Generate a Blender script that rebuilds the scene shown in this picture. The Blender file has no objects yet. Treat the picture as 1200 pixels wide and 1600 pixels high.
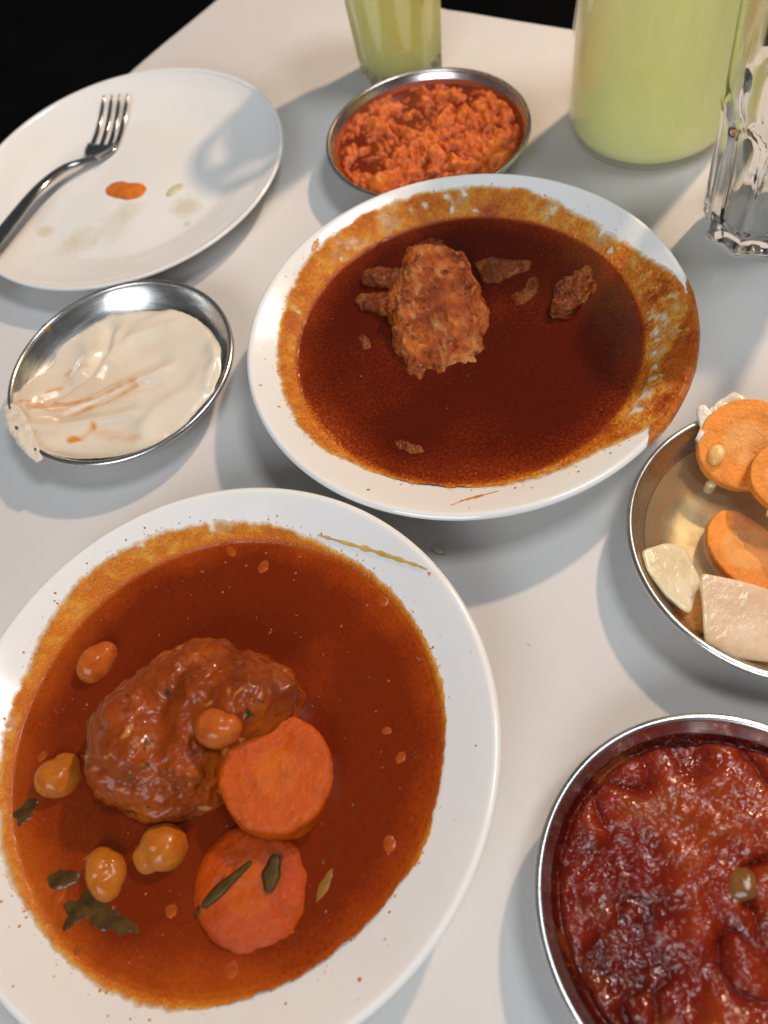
import bpy, math, random
import numpy as np
from mathutils import Vector, Matrix

# ------------------------------------------------------------------ camera, world, lamps, exposure
scene = bpy.context.scene
COL = scene.collection
CAM_H, PITCH, ROLL, FPX = 0.33, math.radians(59.94), math.radians(-17.02), 1181.4

cam_data = bpy.data.cameras.new('camera')
cam = bpy.data.objects.new('camera', cam_data)
COL.objects.link(cam)
_cp, _sp, _cr, _sr = math.cos(PITCH), math.sin(PITCH), math.cos(ROLL), math.sin(ROLL)
_F = Vector((0, _cp, -_sp)); _U0 = Vector((0, _sp, _cp)); _R0 = Vector((1, 0, 0))
_R = _R0 * _cr + _U0 * _sr
_U = _R0 * -_sr + _U0 * _cr
m = Matrix.Identity(4)
for i in range(3):
    m[i][0], m[i][1], m[i][2] = _R[i], _U[i], -_F[i]
m[2][3] = CAM_H
cam.matrix_world = m
cam_data.sensor_fit = 'HORIZONTAL'
cam_data.sensor_width = 36.0
cam_data.lens = FPX / 1200 * 36.0
cam_data.clip_start = 0.01
cam_data.clip_end = 50
cam_data.dof.use_dof = True
cam_data.dof.focus_distance = 0.35
cam_data.dof.aperture_fstop = 9.0
scene.camera = cam

world = bpy.data.worlds.new('World')
scene.world = world
world.use_nodes = True
bg = world.node_tree.nodes['Background']
bg.inputs[0].default_value = (0.90, 0.95, 1.0, 1)
bg.inputs[1].default_value = 0.09

def lamp(name, loc, target, power, size, color, size_y=None, caustic=False):
    d = bpy.data.lights.new(name, 'AREA')
    d.energy = power
    d.color = color
    d.shape = 'RECTANGLE' if size_y else 'DISK'
    d.size = size
    if size_y: d.size_y = size_y
    o = bpy.data.objects.new(name, d)
    COL.objects.link(o)
    o.location = loc
    o.rotation_euler = (Vector(target) - Vector(loc)).to_track_quat('-Z', 'Y').to_euler()
    if caustic: d.cycles.is_caustics_light = True
    return o

# warm low light coming in over the far right corner of the table, and a cool ceiling lamp
lamp('warm_lamp', (1.03, 0.92, 1.13), (0.05, 0.30, 0), 18.5, 0.08, (1.0, 0.70, 0.46), caustic=True)
lamp('ceiling_lamp', (0.75, 0.15, 1.9), (0.05, 0.2, 0), 13, 0.5, (0.96, 0.98, 1.0), 0.5)
lamp('front_fill', (-1.0, -1.4, 1.35), (0.05, 0.25, 0), 27, 1.3, (0.91, 0.955, 1.0), 1.0)  # unseen cool fill, added behind the camera to brighten the table and food

scene.view_settings.view_transform = 'Standard'
scene.view_settings.look = 'None'
scene.view_settings.exposure = 0.02
scene.view_settings.gamma = 1.0
scene.view_settings.use_curve_mapping = False
scene.render.engine = 'CYCLES'
scene.cycles.use_denoising = True
scene.cycles.max_bounces = 12
scene.cycles.transmission_bounces = 10
scene.cycles.transparent_max_bounces = 12
scene.cycles.sample_clamp_indirect = 4.0
scene.cycles.blur_glossy = 0.5

# ------------------------------------------------------------------ helpers
def at(px, py, z=0.0):
    """pixel of the 1200x1600 photograph -> point on the horizontal plane at height z"""
    x = (px - 600) / FPX; y = -(py - 800) / FPX
    d = _R * x + _U * y + _F
    t = (z - CAM_H) / d.z
    return Vector((d.x * t, d.y * t, z))

rng = np.random.default_rng(7)
_perm = rng.permutation(512)
_val = rng.random(512) * 2 - 1

def vnoise(P):
    P = np.asarray(P, float)
    I = np.floor(P).astype(int); F = P - I
    F = F * F * F * (F * (F * 6 - 15) + 10)
    out = 0
    for dx in (0, 1):
        wx = F[..., 0] if dx else 1 - F[..., 0]
        for dy in (0, 1):
            wy = F[..., 1] if dy else 1 - F[..., 1]
            for dz in (0, 1):
                wz = F[..., 2] if dz else 1 - F[..., 2]
                h = _perm[(_perm[(_perm[(I[..., 0] + dx) & 511] + I[..., 1] + dy) & 511] + I[..., 2] + dz) & 511]
                out = out + wx * wy * wz * _val[h]
    return out

def fbm(P, octv=4, gain=0.5):
    P = np.asarray(P, float); a = 1.0; s = 0; n = 0
    for k in range(octv):
        s = s + a * vnoise(P * 2 ** k + 17.3 * k); n += a; a *= gain
    return s / n

def fbm2(x, y, scale, seed=0, octv=4, gain=0.5):
    return fbm(np.stack([x * scale, y * scale, np.full_like(x, seed * 7.31)], -1), octv, gain)

def smooth01(a, b, x):
    t = np.clip((x - a) / (b - a), 0, 1)
    return t * t * (3 - 2 * t)

def tag(o, label=None, cat=None, group=None, kind=None):
    if label: o['label'] = label
    if cat: o['category'] = cat
    if group: o['group'] = group
    if kind: o['kind'] = kind
    return o

def mesh_obj(name, verts, faces, mat, parent=None, smooth=True, attrs=None, loc=None):
    me = bpy.data.meshes.new(name)
    me.from_pydata([tuple(map(float, v)) for v in verts], [], [tuple(map(int, f)) for f in faces])
    me.update()
    if smooth:
        me.polygons.foreach_set('use_smooth', [True] * len(me.polygons))
    if attrs:
        for k, v in attrs.items():
            a = me.attributes.new(k, 'FLOAT', 'POINT')
            a.data.foreach_set('value', np.asarray(v, np.float32))
    me.materials.append(mat)
    o = bpy.data.objects.new(name, me)
    COL.objects.link(o)
    if parent: o.parent = parent
    if loc is not None: o.location = loc
    return o

def empty(name, loc):
    o = bpy.data.objects.new(name, None)
    o.empty_display_size = 0.02
    COL.objects.link(o); o.location = loc
    return o

def ring_faces(nr, n, off=0, closed=True):
    f = []
    for i in range(nr - 1):
        for j in range(n if closed else n - 1):
            k = (j + 1) % n
            f.append((off + i * n + j, off + i * n + k, off + (i + 1) * n + k, off + (i + 1) * n + j))
    return f

def lathe(name, prof, mat, parent=None, n=128, loc=None, rfun=None):
    """prof: list of (r, z); r = 0 ends are closed with a fan"""
    V = []; F = []
    th = np.arange(n) * 2 * np.pi / n
    rows = [(r, z) for r, z in prof]
    idx = []
    for r, z in rows:
        if r < 1e-6:
            idx.append((len(V), 1)); V.append((0, 0, z))
        else:
            rr = np.full(n, r) if rfun is None else rfun(th, r, z)
            idx.append((len(V), n)); V += [(a * math.cos(t), a * math.sin(t), z) for a, t in zip(rr, th)]
    for (a, na), (b, nb) in zip(idx[:-1], idx[1:]):
        for j in range(n):
            k = (j + 1) % n
            if na == 1 and nb == 1: break
            if na == 1: F.append((a, b + k, b + j))
            elif nb == 1: F.append((a + j, a + k, b))
            else: F.append((a + j, a + k, b + k, b + j))
    return mesh_obj(name, V, F, mat, parent, loc=loc)

def smooth_prof(pts, per=6):
    """Catmull-Rom through profile points"""
    P = np.array(pts, float); out = []
    for i in range(len(P) - 1):
        p0 = P[max(i - 1, 0)]; p1 = P[i]; p2 = P[i + 1]; p3 = P[min(i + 2, len(P) - 1)]
        for t in np.linspace(0, 1, per, endpoint=False):
            q = 0.5 * ((2 * p1) + (-p0 + p2) * t + (2 * p0 - 5 * p1 + 4 * p2 - p3) * t * t + (-p0 + 3 * p1 - 3 * p2 + p3) * t ** 3)
            out.append((max(q[0], 0), q[1]))
    out.append(tuple(P[-1]))
    return out

def grid_normals(V, F):
    V = np.asarray(V); N = np.zeros_like(V)
    F = np.asarray(F)
    a, b, c, d = V[F[:, 0]], V[F[:, 1]], V[F[:, 2]], V[F[:, 3]]
    fn = np.cross(c - a, d - b)
    for k in range(4): np.add.at(N, F[:, k], fn)
    return N / (np.linalg.norm(N, axis=1, keepdims=True) + 1e-20)

def polar_radius(poly, c, th):
    """radius of a star-shaped closed polygon about c at the angles th (smoothed)"""
    p = np.asarray(poly, float)[:, :2] - np.asarray(c)[:2]
    q = np.roll(p, -1, axis=0); f = np.linspace(0, 1, 10, endpoint=False)
    p = (p[:, None, :] * (1 - f)[None, :, None] + q[:, None, :] * f[None, :, None]).reshape(-1, 2)      # straight edges stay straight
    a = np.arctan2(p[:, 1], p[:, 0]); r = np.hypot(p[:, 0], p[:, 1])
    o = np.argsort(a); a, r = a[o], r[o]
    a3 = np.concatenate([a - 2 * np.pi, a, a + 2 * np.pi]); r3 = np.concatenate([r, r, r])
    t = (th + np.pi) % (2 * np.pi) - np.pi
    v = np.interp(t, a3, r3)
    return v

def circ_smooth(v, w):
    k = np.exp(-0.5 * (np.arange(-3 * w, 3 * w + 1) / max(w, 1e-3)) ** 2); k /= k.sum()
    return np.convolve(np.concatenate([v[-3 * w:], v, v[:3 * w]]), k, 'valid')

def dome(name, poly, z0, H, mat, e1=0.6, e2=0.8, nth=120, nr=48, noise=((60, .0015),), seed=0, below=0.004, tiltxy=(0, 0), smooth_w=3, ridged=None):
    """a lump standing on the closed outline poly (world xy), superellipsoid in section, noise-displaced"""
    P = np.array([(p[0], p[1]) for p in poly]); c = (P.min(0) + P.max(0)) / 2
    th = np.arange(nth) * 2 * np.pi / nth
    r = polar_radius(P, c, th)
    if smooth_w: r = circ_smooth(r, smooth_w)
    ph = np.linspace(0.02, np.pi / 2, nr)
    V = []
    for q in ph:
        s = math.sin(q) ** e1; z = math.cos(q) ** e2 * H
        V += [(r[j] * s * math.cos(th[j]), r[j] * s * math.sin(th[j]), z) for j in range(nth)]
    for s, z in ((0.98, -0.5 * below), (0.9, -below)):
        V += [(r[j] * s * math.cos(th[j]), r[j] * s * math.sin(th[j]), z) for j in range(nth)]
    V = np.array(V); nrr = nr + 2
    V[:, 2] += np.clip(V[:, 2] / H, 0, 1) * (V[:, 0] * tiltxy[0] + V[:, 1] * tiltxy[1])
    F = ring_faces(nrr, nth)
    N = grid_normals(V, F)
    if N[:nth, 2].mean() < 0: N = -N; F = [f[::-1] for f in F]
    d = 0
    for sc, amp in noise:
        d = d + amp * fbm(V * sc + seed * 5.7, 3)
    if ridged:
        sc, amp = ridged
        d = d - amp * np.abs(fbm(V * sc + seed * 3.1 + 40, 3)) * 2
    V = V + N * np.asarray(d)[:, None]
    Vl = V.tolist(); top = len(Vl); Vl.append(V[:nth].mean(0).tolist()); bot = len(Vl); Vl.append(V[-nth:].mean(0).tolist())
    up = None
    for j in range(nth):
        k = (j + 1) % nth
        F.append((top, j, k)); F.append((bot, (nrr - 1) * nth + k, (nrr - 1) * nth + j))
    return fix_normals(mesh_obj(name, Vl, F, mat, loc=(c[0], c[1], z0)))

def fix_normals(o):
    import bmesh
    bm = bmesh.new(); bm.from_mesh(o.data); bmesh.ops.recalc_face_normals(bm, faces=bm.faces); bm.to_mesh(o.data); bm.free()
    return o

def frame_from_normal(n):
    n = Vector(n).normalized()
    u = n.orthogonal().normalized(); v = n.cross(u)
    return u, v, n

def slab(name, poly, centre, n, thick, mat, bevel=0.0015, nth=72, noise=((120, .0004),), seed=0, u=None, nr=16, smooth_w=2, dome_h=0.0, taper=1.0):
    """flat piece: outline poly in its own (u, v) plane, top face looking along n at centre, body behind it"""
    n = Vector(n).normalized()
    if u is None: u, v, n = frame_from_normal(n)
    else:
        u = (Vector(u) - n * Vector(u).dot(n)).normalized(); v = n.cross(u)
    th = np.arange(nth) * 2 * np.pi / nth
    r = polar_radius(np.array(poly), (0, 0), th)
    if smooth_w: r = circ_smooth(r, smooth_w)
    rb = r.mean()
    rings = []
    for s in np.linspace(0.04, 1 - bevel / rb, nr): rings.append((s, 0.0 + dome_h * (1 - s * s)))
    for q in (22, 45, 68, 90):
        q = math.radians(q); rings.append((1 - bevel / rb * (1 - math.sin(q)), -bevel * (1 - math.cos(q))))
    for t in np.linspace(0.2, 0.8, 4): rings.append((1 + (taper - 1) * t, -bevel - t * (thick - 2 * bevel)))
    for q in (0, 30, 60, 90):
        q = math.radians(q); rings.append((taper * (1 - bevel / rb * (1 - math.cos(q))), -thick + bevel - bevel * math.sin(q)))
    for s in (0.8, 0.5, 0.04): rings.append((s * taper, -thick))
    V = np.array([(r[j] * s * math.cos(th[j]), r[j] * s * math.sin(th[j]), z) for s, z in rings for j in range(nth)])
    F = ring_faces(len(rings), nth)
    N = grid_normals(V, F)
    if N[:nth, 2].mean() < 0: N = -N
    d = 0
    for sc, amp in noise: d = d + amp * fbm(V * sc + seed * 5.7, 3)
    V = V + N * np.asarray(d)[:, None]
    Vl = V.tolist(); top = len(Vl); Vl.append(V[:nth].mean(0).tolist()); bot = len(Vl); Vl.append(V[-nth:].mean(0).tolist())
    L = (len(rings) - 1) * nth
    for j in range(nth):
        k = (j + 1) % nth
        F.append((top, k, j)); F.append((bot, L + j, L + k))
    o = mesh_obj(name, Vl, F, mat)
    M = Matrix.Identity(4)
    for i in range(3): M[i][0], M[i][1], M[i][2], M[i][3] = u[i], v[i], n[i], centre[i]
    o.matrix_world = M
    return fix_normals(o)

def circle_poly(r, jitter=0.0, seed=0, n=40, ex=1.0):
    rg = np.random.default_rng(seed); ph = rg.random(4) * 6.28
    return [(r * ex * (1 + jitter * (math.sin(2 * t + ph[0]) + .6 * math.sin(3 * t + ph[1]) + .3 * math.sin(5 * t + ph[2]))) * math.cos(t),
             r * (1 + jitter * (math.sin(2 * t + ph[0]) + .6 * math.sin(3 * t + ph[1]) + .3 * math.sin(5 * t + ph[2]))) * math.sin(t)) for t in np.arange(n) * 2 * math.pi / n]

# ------------------------------------------------------------------ materials
class NT:
    def __init__(s, name):
        s.m = bpy.data.materials.new(name); s.m.use_nodes = True
        s.t = s.m.node_tree; s.n = s.t.nodes; s.b = s.n['Principled BSDF']; s.out = s.n['Material Output']
        s._co = None
    def node(s, typ, **kw):
        x = s.n.new(typ)
        for k, v in kw.items(): setattr(x, k, v)
        return x
    def link(s, a, b): s.t.links.new(a, b)
    def co(s):
        if s._co is None: s._co = s.node('ShaderNodeTexCoord').outputs['Object']
        return s._co
    def noise(s, scale, detail=4, rough=0.55, dist=0.0, vec=None):
        x = s.node('ShaderNodeTexNoise'); x.inputs['Scale'].default_value = scale; x.inputs['Detail'].default_value = detail
        x.inputs['Roughness'].default_value = rough; x.inputs['Distortion'].default_value = dist
        s.link(vec or s.co(), x.inputs['Vector']); return x.outputs['Fac']
    def voro(s, scale, feature='F1', vec=None):
        x = s.node('ShaderNodeTexVoronoi', feature=feature); x.inputs['Scale'].default_value = scale
        s.link(vec or s.co(), x.inputs['Vector']); return x.outputs['Distance']
    def ramp(s, fac, stops, interp='LINEAR'):
        x = s.node('ShaderNodeValToRGB'); r = x.color_ramp; r.interpolation = interp
        while len(r.elements) < len(stops): r.elements.new(0.5)
        for e, (p, c) in zip(r.elements, stops):
            e.position = p; e.color = (*c, 1) if len(c) == 3 else c
        s.link(fac, x.inputs[0]); return x.outputs[0]
    def fr(s, fac, a, b, lo=0.0, hi=1.0):
        x = s.node('ShaderNodeMapRange'); x.clamp = True
        for k, v in zip(('From Min', 'From Max', 'To Min', 'To Max'), (a, b, lo, hi)): x.inputs[k].default_value = v
        s.link(fac, x.inputs['Value']); return x.outputs[0]
    def mix(s, fac, a, b, mode='MIX'):
        x = s.node('ShaderNodeMix', data_type='RGBA', blend_type=mode)
        for i, v in ((6, a), (7, b)):
            if isinstance(v, tuple): x.inputs[i].default_value = (*v, 1)
            else: s.link(v, x.inputs[i])
        if isinstance(fac, (int, float)): x.inputs[0].default_value = fac
        else: s.link(fac, x.inputs[0])
        return x.outputs[2]
    def math(s, op, a, b=0.0):
        x = s.node('ShaderNodeMath', operation=op)
        for i, v in ((0, a), (1, b)):
            if isinstance(v, (int, float)): x.inputs[i].default_value = v
            else: s.link(v, x.inputs[i])
        return x.outputs[0]
    def attr(s, name):
        x = s.node('ShaderNodeAttribute'); x.attribute_name = name; return x.outputs['Fac']
    def bump(s, h, strength=0.3, dist=0.001):
        x = s.node('ShaderNodeBump'); x.inputs['Strength'].default_value = strength; x.inputs['Distance'].default_value = dist
        s.link(h, x.inputs['Height']); s.link(x.outputs[0], s.b.inputs['Normal']); return x
    def set(s, **kw):
        for k, v in kw.items():
            k = k.replace('_', ' ')
            i = s.b.inputs[k]
            if hasattr(v, 'is_output'): s.link(v, i)
            elif isinstance(v, tuple) and len(v) == 3 and i.type == 'RGBA': i.default_value = (*v, 1)
            else: i.default_value = v
        return s

def make_paper():
    k = NT('paper'); f = k.noise(900, 3); g = k.noise(9, 3)
    c = k.ramp(g, [(0.3, (.60, .588, .575)), (0.7, (.645, .635, .625))])
    sp = k.fr(k.voro(60), 0.05, 0.025); sm = k.fr(k.noise(31, 2), 0.56, 0.66)
    c = k.mix(k.math('MULTIPLY', k.math('MULTIPLY', sp, sm), 0.55), c, (.33, .31, .29))
    k.set(Base_Color=c, Roughness=0.7, Specular_IOR_Level=0.25)
    h = k.math('ADD', k.math('MULTIPLY', f, 0.15), k.math('MULTIPLY', k.noise(70, 4), 0.6))
    h = k.math('ADD', h, k.math('MULTIPLY', k.noise(14, 3, .5, .8), 2.2))
    k.bump(h, 0.4, 0.0011); return k.m

def make_china():
    k = NT('white_china'); c = k.ramp(k.noise(14, 3), [(0.3, (.80, .805, .79)), (0.7, (.84, .84, .83))])
    k.set(Base_Color=c, Roughness=k.fr(k.noise(45, 3), 0.3, 0.7, 0.10, 0.22), Coat_Weight=0.3, Coat_Roughness=0.08)
    k.bump(k.noise(30, 2), 0.03, 0.001); return k.m

def make_china_stained():
    """china with dried yellowish sauce stains left on the eating surface (plate's own coordinates)"""
    k = NT('stained_china'); base = k.ramp(k.noise(14, 3), [(0.3, (.80, .805, .79)), (0.7, (.84, .84, .83))])
    for (x, y, r, a) in STAINS:
        d = k.node('ShaderNodeVectorMath', operation='DISTANCE'); d.inputs[1].default_value = (x, y, 0.006); k.link(k.co(), d.inputs[0])
        f = k.fr(k.math('ADD', d.outputs['Value'], k.math('MULTIPLY', k.math('SUBTRACT', k.noise(90, 4), .5), r * 1.6)), r, r * 0.4)
        base = k.mix(k.math('MULTIPLY', f, a), base, (.56, .47, .25))
    k.set(Base_Color=base, Roughness=k.fr(k.noise(45, 3), 0.3, 0.7, 0.12, 0.25), Coat_Weight=0.3, Coat_Roughness=0.08)
    k.bump(k.noise(30, 2), 0.03, 0.001); return k.m

def make_steel(name='steel', base=0.66, rough=(0.19, 0.33)):
    k = NT(name)
    mp = k.node('ShaderNodeMapping'); mp.inputs['Scale'].default_value = (1, 1, 14); k.link(k.co(), mp.inputs[0])
    n = k.noise(60, 4, vec=mp.outputs[0]); w = k.noise(40, 4)
    k.set(Base_Color=k.ramp(w, [(0.35, (base * .94, base * .93, base * .9)), (0.7, (base, base, base * .99))]), Metallic=1.0,
          Roughness=k.fr(k.math('ADD', k.math('MULTIPLY', n, .5), k.math('MULTIPLY', w, .5)), 0.35, 0.65, *rough))
    sc = k.fr(k.noise(300, 2), 0.66, 0.74)
    k.bump(k.math('ADD', k.math('MULTIPLY', n, 0.4), sc), 0.06, 0.0006); return k.m

def make_sauce(name, stops, scale=1.0, speck=(.03, .005, .002), speck_amt=.6, rough=(.06, .15), grain=1.0):
    k = NT(name); d = k.attr('depth')
    deep = k.fr(d, .15, .5)
    dn = k.math('ADD', d, k.math('MULTIPLY', k.math('MULTIPLY', k.math('SUBTRACT', k.noise(15 * scale, 4, .55), .47), 1.3), deep))
    dn = k.math('ADD', dn, k.math('MULTIPLY', k.math('MULTIPLY', k.math('SUBTRACT', k.noise(760 * scale, 2, .5), .5), .75 * grain), k.fr(d, .1, .5, .10, 1.0)))
    fm = k.fr(d, .28, .12)
    dn = k.math('ADD', dn, k.math('MULTIPLY', k.math('MULTIPLY', k.math('SUBTRACT', k.noise(170, 6, .72), .48), .46), fm))
    c = k.ramp(dn, stops)
    al = k.fr(k.math('ADD', d, k.math('MULTIPLY', k.math('SUBTRACT', k.noise(240, 5, .7), .5), .14)), .0, .13)
    k.link(al, k.b.inputs['Alpha'])
    oil = k.fr(k.noise(620, 3, .6, .4), 0.55, 0.68)
    patch = k.fr(k.noise(16, 3), 0.38, 0.62, .25, 1.0)
    c = k.mix(k.math('MULTIPLY', k.math('MULTIPLY', k.math('MULTIPLY', oil, patch), speck_amt), deep), c, speck)
    k.set(Base_Color=c, Roughness=k.math('ADD', k.fr(k.noise(120, 4), .3, .7, *rough), k.fr(d, .12, .3, .10, 0)), Specular_IOR_Level=0.38, IOR=1.4,
          Subsurface_Weight=0.12, Subsurface_Radius=(0.004, 0.0012, 0.0004), Subsurface_Scale=1.0)
    h = k.math('ADD', k.math('MULTIPLY', k.noise(210, 5, .65), 0.8), k.math('MULTIPLY', k.noise(700, 2), .35))
    film = k.fr(d, 0.12, 0.45, 1.0, 0.07)
    k.bump(k.math('MULTIPLY', h, film), 1.0, 0.0034); return k.m

def make_patty():
    k = NT('sauced_patty')
    c = k.ramp(k.noise(55, 6, .62), [(0.28, (.13, .020, .002)), (0.5, (.26, .045, .004)), (0.72, (.40, .085, .007))])
    c = k.mix(k.fr(k.noise(120, 3), .64, .72), c, (.03, .028, .008))
    c = k.mix(k.fr(k.noise(88, 2, .5, 1.), .66, .71), c, (.45, .18, .04))
    k.set(Base_Color=c, Roughness=k.fr(k.noise(70, 3), .35, .65, .10, .25), Specular_IOR_Level=.12, Coat_Weight=.28, Coat_Roughness=.045, Subsurface_Weight=0.1, Subsurface_Radius=(.003, .001, .0004), Subsurface_Scale=1.0)
    k.bump(k.math('ADD', k.noise(420, 5, .65), k.math('MULTIPLY', k.noise(110, 3), 1.0)), .38, .0015); return k.m

def make_meat(name='braised_meat', fat_amt=.45, dark=1.0):
    k = NT(name)
    mp = k.node('ShaderNodeMapping'); mp.inputs['Scale'].default_value = (1.0, .45, 1); mp.inputs['Rotation'].default_value = (0, 0, .5); k.link(k.co(), mp.inputs[0])
    c = k.ramp(k.noise(75, 6, .6), [(0.3, (.12, .018, .002)), (0.5, (.33, .068, .007)), (0.68, (.52, .16, .022))])
    fat = k.fr(k.noise(95, 4, .55, 1.6, vec=mp.outputs[0]), .52, .62)
    c = k.mix(k.math('MULTIPLY', fat, fat_amt), c, (.58, .34, .12))
    c = k.mix(1.0, c, (dark, dark * .92, dark * .85), 'MULTIPLY')
    c = k.mix(k.fr(k.noise(170, 3), .6, .68), c, (.15, .026, .008))
    k.set(Base_Color=c, Roughness=k.fr(k.noise(90, 3), .35, .65, .08, .24), Specular_IOR_Level=.28, Subsurface_Weight=0.1, Subsurface_Radius=(.003, .0015, .0006), Subsurface_Scale=1.0)
    k.bump(k.math('ADD', k.noise(260, 4, .6), k.math('MULTIPLY', k.noise(95, 4, .55, 1.6, vec=mp.outputs[0]), 1.5)), 1.0, .0024); return k.m

def make_carrot(name, outer, inner, core_r, wet=.2, spec=.26):
    k = NT(name)
    ln = k.node('ShaderNodeVectorMath', operation='MULTIPLY'); ln.inputs[1].default_value = (1, 1, 0); k.link(k.co(), ln.inputs[0])
    le = k.node('ShaderNodeVectorMath', operation='LENGTH'); k.link(ln.outputs[0], le.inputs[0])
    r = k.math('ADD', le.outputs['Value'], k.math('MULTIPLY', k.math('SUBTRACT', k.noise(160, 4), .5), core_r * .35))
    c = k.ramp(k.fr(r, 0, core_r * 2), [(0.0, inner), (0.44, inner), (0.54, outer), (1.0, outer)])
    c = k.mix(k.fr(k.noise(110, 5), .46, .72, 0, .7), c, tuple(v * .62 for v in outer))
    c = k.mix(k.fr(k.noise(420, 2), .6, .72, 0, .35), c, tuple(min(1, v * 1.5 + .03) for v in inner))
    k.set(Base_Color=c, Roughness=k.fr(k.noise(140, 3), .35, .65, wet * .6, wet * 1.6), Specular_IOR_Level=spec, Subsurface_Weight=.2, Subsurface_Radius=(.004, .0016, .0005), Subsurface_Scale=1.0)
    k.bump(k.math('ADD', k.noise(560, 4, .6), k.math('MULTIPLY', k.noise(90, 2), .5)), .55, .0018); return k.m

def make_chickpea(name='chickpea', st=((.35, (.40, .100, .008)), (.6, (.46, .150, .014)), (.75, (.40, .085, .007)))):
    k = NT(name); c = k.ramp(k.noise(130, 4), st)
    k.set(Base_Color=c, Roughness=k.fr(k.noise(220, 3), .35, .65, .14, .36), Specular_IOR_Level=.18, Coat_Weight=.2, Coat_Roughness=.06, Subsurface_Weight=.15, Subsurface_Radius=(.003, .0015, .0005), Subsurface_Scale=1.0)
    k.bump(k.noise(260, 4), .35, .001); return k.m

def make_wet_root(name, col, tint, rough=.12):
    k = NT(name); c = k.ramp(k.noise(45, 4), [(.3, col), (.7, tint)])
    c = k.mix(k.fr(k.noise(240, 3), .58, .72, 0, .35), c, tuple(v * .75 for v in col))
    k.set(Base_Color=c, Roughness=k.fr(k.noise(160, 3), .35, .65, rough, rough * 2.2), Subsurface_Weight=.7, Subsurface_Radius=(.008, .005, .0025), Subsurface_Scale=1.0, Coat_Weight=.3, Coat_Roughness=.05)
    k.bump(k.math('ADD', k.noise(420, 4), k.math('MULTIPLY', k.noise(60, 2), .8)), .22, .0012); return k.m

def make_plain(name, col, rough=.4, var=.25, scale=150, bump=.3, bd=.001, sss=0.0, **kw):
    k = NT(name)
    c = k.ramp(k.noise(scale, 4), [(.3, tuple(v * (1 - var) for v in col)), (.7, tuple(min(1, v * (1 + var)) for v in col))])
    k.set(Base_Color=c, Roughness=rough, **kw)
    if sss: k.set(Subsurface_Weight=sss, Subsurface_Radius=(.004, .003, .002), Subsurface_Scale=1.0)
    if bump: k.bump(k.noise(scale * 2, 4), bump, bd)
    return k.m

def make_tahini():
    k = NT('tahini'); s = k.attr('stain'); w = k.attr('oil')
    c = k.ramp(k.noise(28, 3), [(.3, (.69, .61, .49)), (.7, (.75, .685, .57))])
    c = k.mix(k.fr(w, 0, 1, 0, .55), c, (.66, .44, .24))
    c = k.mix(s, c, (.62, .25, .035))
    k.set(Base_Color=c, Roughness=.22, Subsurface_Weight=.2, Subsurface_Radius=(.004, .003, .002), Subsurface_Scale=1.0)
    k.bump(k.noise(60, 3), .08, .001); return k.m

def make_mash():
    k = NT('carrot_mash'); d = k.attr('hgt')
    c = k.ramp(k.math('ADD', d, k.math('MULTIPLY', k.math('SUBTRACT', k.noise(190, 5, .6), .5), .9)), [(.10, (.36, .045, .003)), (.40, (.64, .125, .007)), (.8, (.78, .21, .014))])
    k.set(Base_Color=c, Roughness=k.fr(k.noise(200, 3), .35, .65, .18, .42), Subsurface_Weight=.15, Subsurface_Radius=(.003, .001, .0004), Subsurface_Scale=1.0)
    k.bump(k.noise(420, 5, .65), .7, .0016); return k.m

def make_redsauce():
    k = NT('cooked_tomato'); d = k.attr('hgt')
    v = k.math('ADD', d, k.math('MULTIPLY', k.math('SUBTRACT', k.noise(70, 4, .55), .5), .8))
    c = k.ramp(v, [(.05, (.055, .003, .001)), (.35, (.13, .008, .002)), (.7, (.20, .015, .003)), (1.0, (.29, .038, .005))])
    c = k.mix(k.fr(k.noise(46, 3, .5, .6), .60, .70, 0, .55), c, (.24, .060, .007))
    c = k.mix(k.fr(k.noise(520, 2), .62, .70, 0, .4), c, (.36, .085, .012))
    k.set(Base_Color=c, Roughness=k.fr(k.noise(120, 3), .35, .65, .06, .20), Specular_IOR_Level=.45, Subsurface_Weight=.15, Subsurface_Radius=(.004, .0008, .0004), Subsurface_Scale=1.0)
    k.bump(k.math('ADD', k.noise(300, 3, .5), k.math('MULTIPLY', k.fr(k.noise(520, 2), .5, .72), .35)), .45, .0016); return k.m

def make_clear_liquid(name, tint, gloss_rough=.03, milky=0.0, milk=(.5, .36, .2)):
    """clear shallow liquid: lets light through with a tint, mirrors at grazing angles"""
    k = NT(name); k.n.remove(k.b)
    tr = k.node('ShaderNodeBsdfTransparent'); tr.inputs[0].default_value = (*tint, 1)
    df = k.node('ShaderNodeBsdfDiffuse'); df.inputs[0].default_value = (*milk, 1)
    gl = k.node('ShaderNodeBsdfGlossy'); gl.inputs['Roughness'].default_value = gloss_rough; gl.inputs[0].default_value = (1, 1, 1, 1)
    fz = k.node('ShaderNodeLayerWeight'); fz.inputs['Blend'].default_value = .5
    bp = k.node('ShaderNodeBump'); bp.inputs['Strength'].default_value = .15; bp.inputs['Distance'].default_value = .001
    k.link(k.noise(45, 3), bp.inputs['Height']); k.link(bp.outputs[0], gl.inputs['Normal']); k.link(bp.outputs[0], fz.inputs['Normal'])
    a = k.node('ShaderNodeMixShader'); a.inputs[0].default_value = milky; k.link(tr.outputs[0], a.inputs[1]); k.link(df.outputs[0], a.inputs[2])
    b = k.node('ShaderNodeMixShader'); k.link(k.fr(k.math('POWER', fz.outputs['Facing'], 5.0), 0, 1, .025, .7), b.inputs[0]); k.link(a.outputs[0], b.inputs[1]); k.link(gl.outputs[0], b.inputs[2])
    k.link(b.outputs[0], k.out.inputs[0]); return k.m

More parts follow.
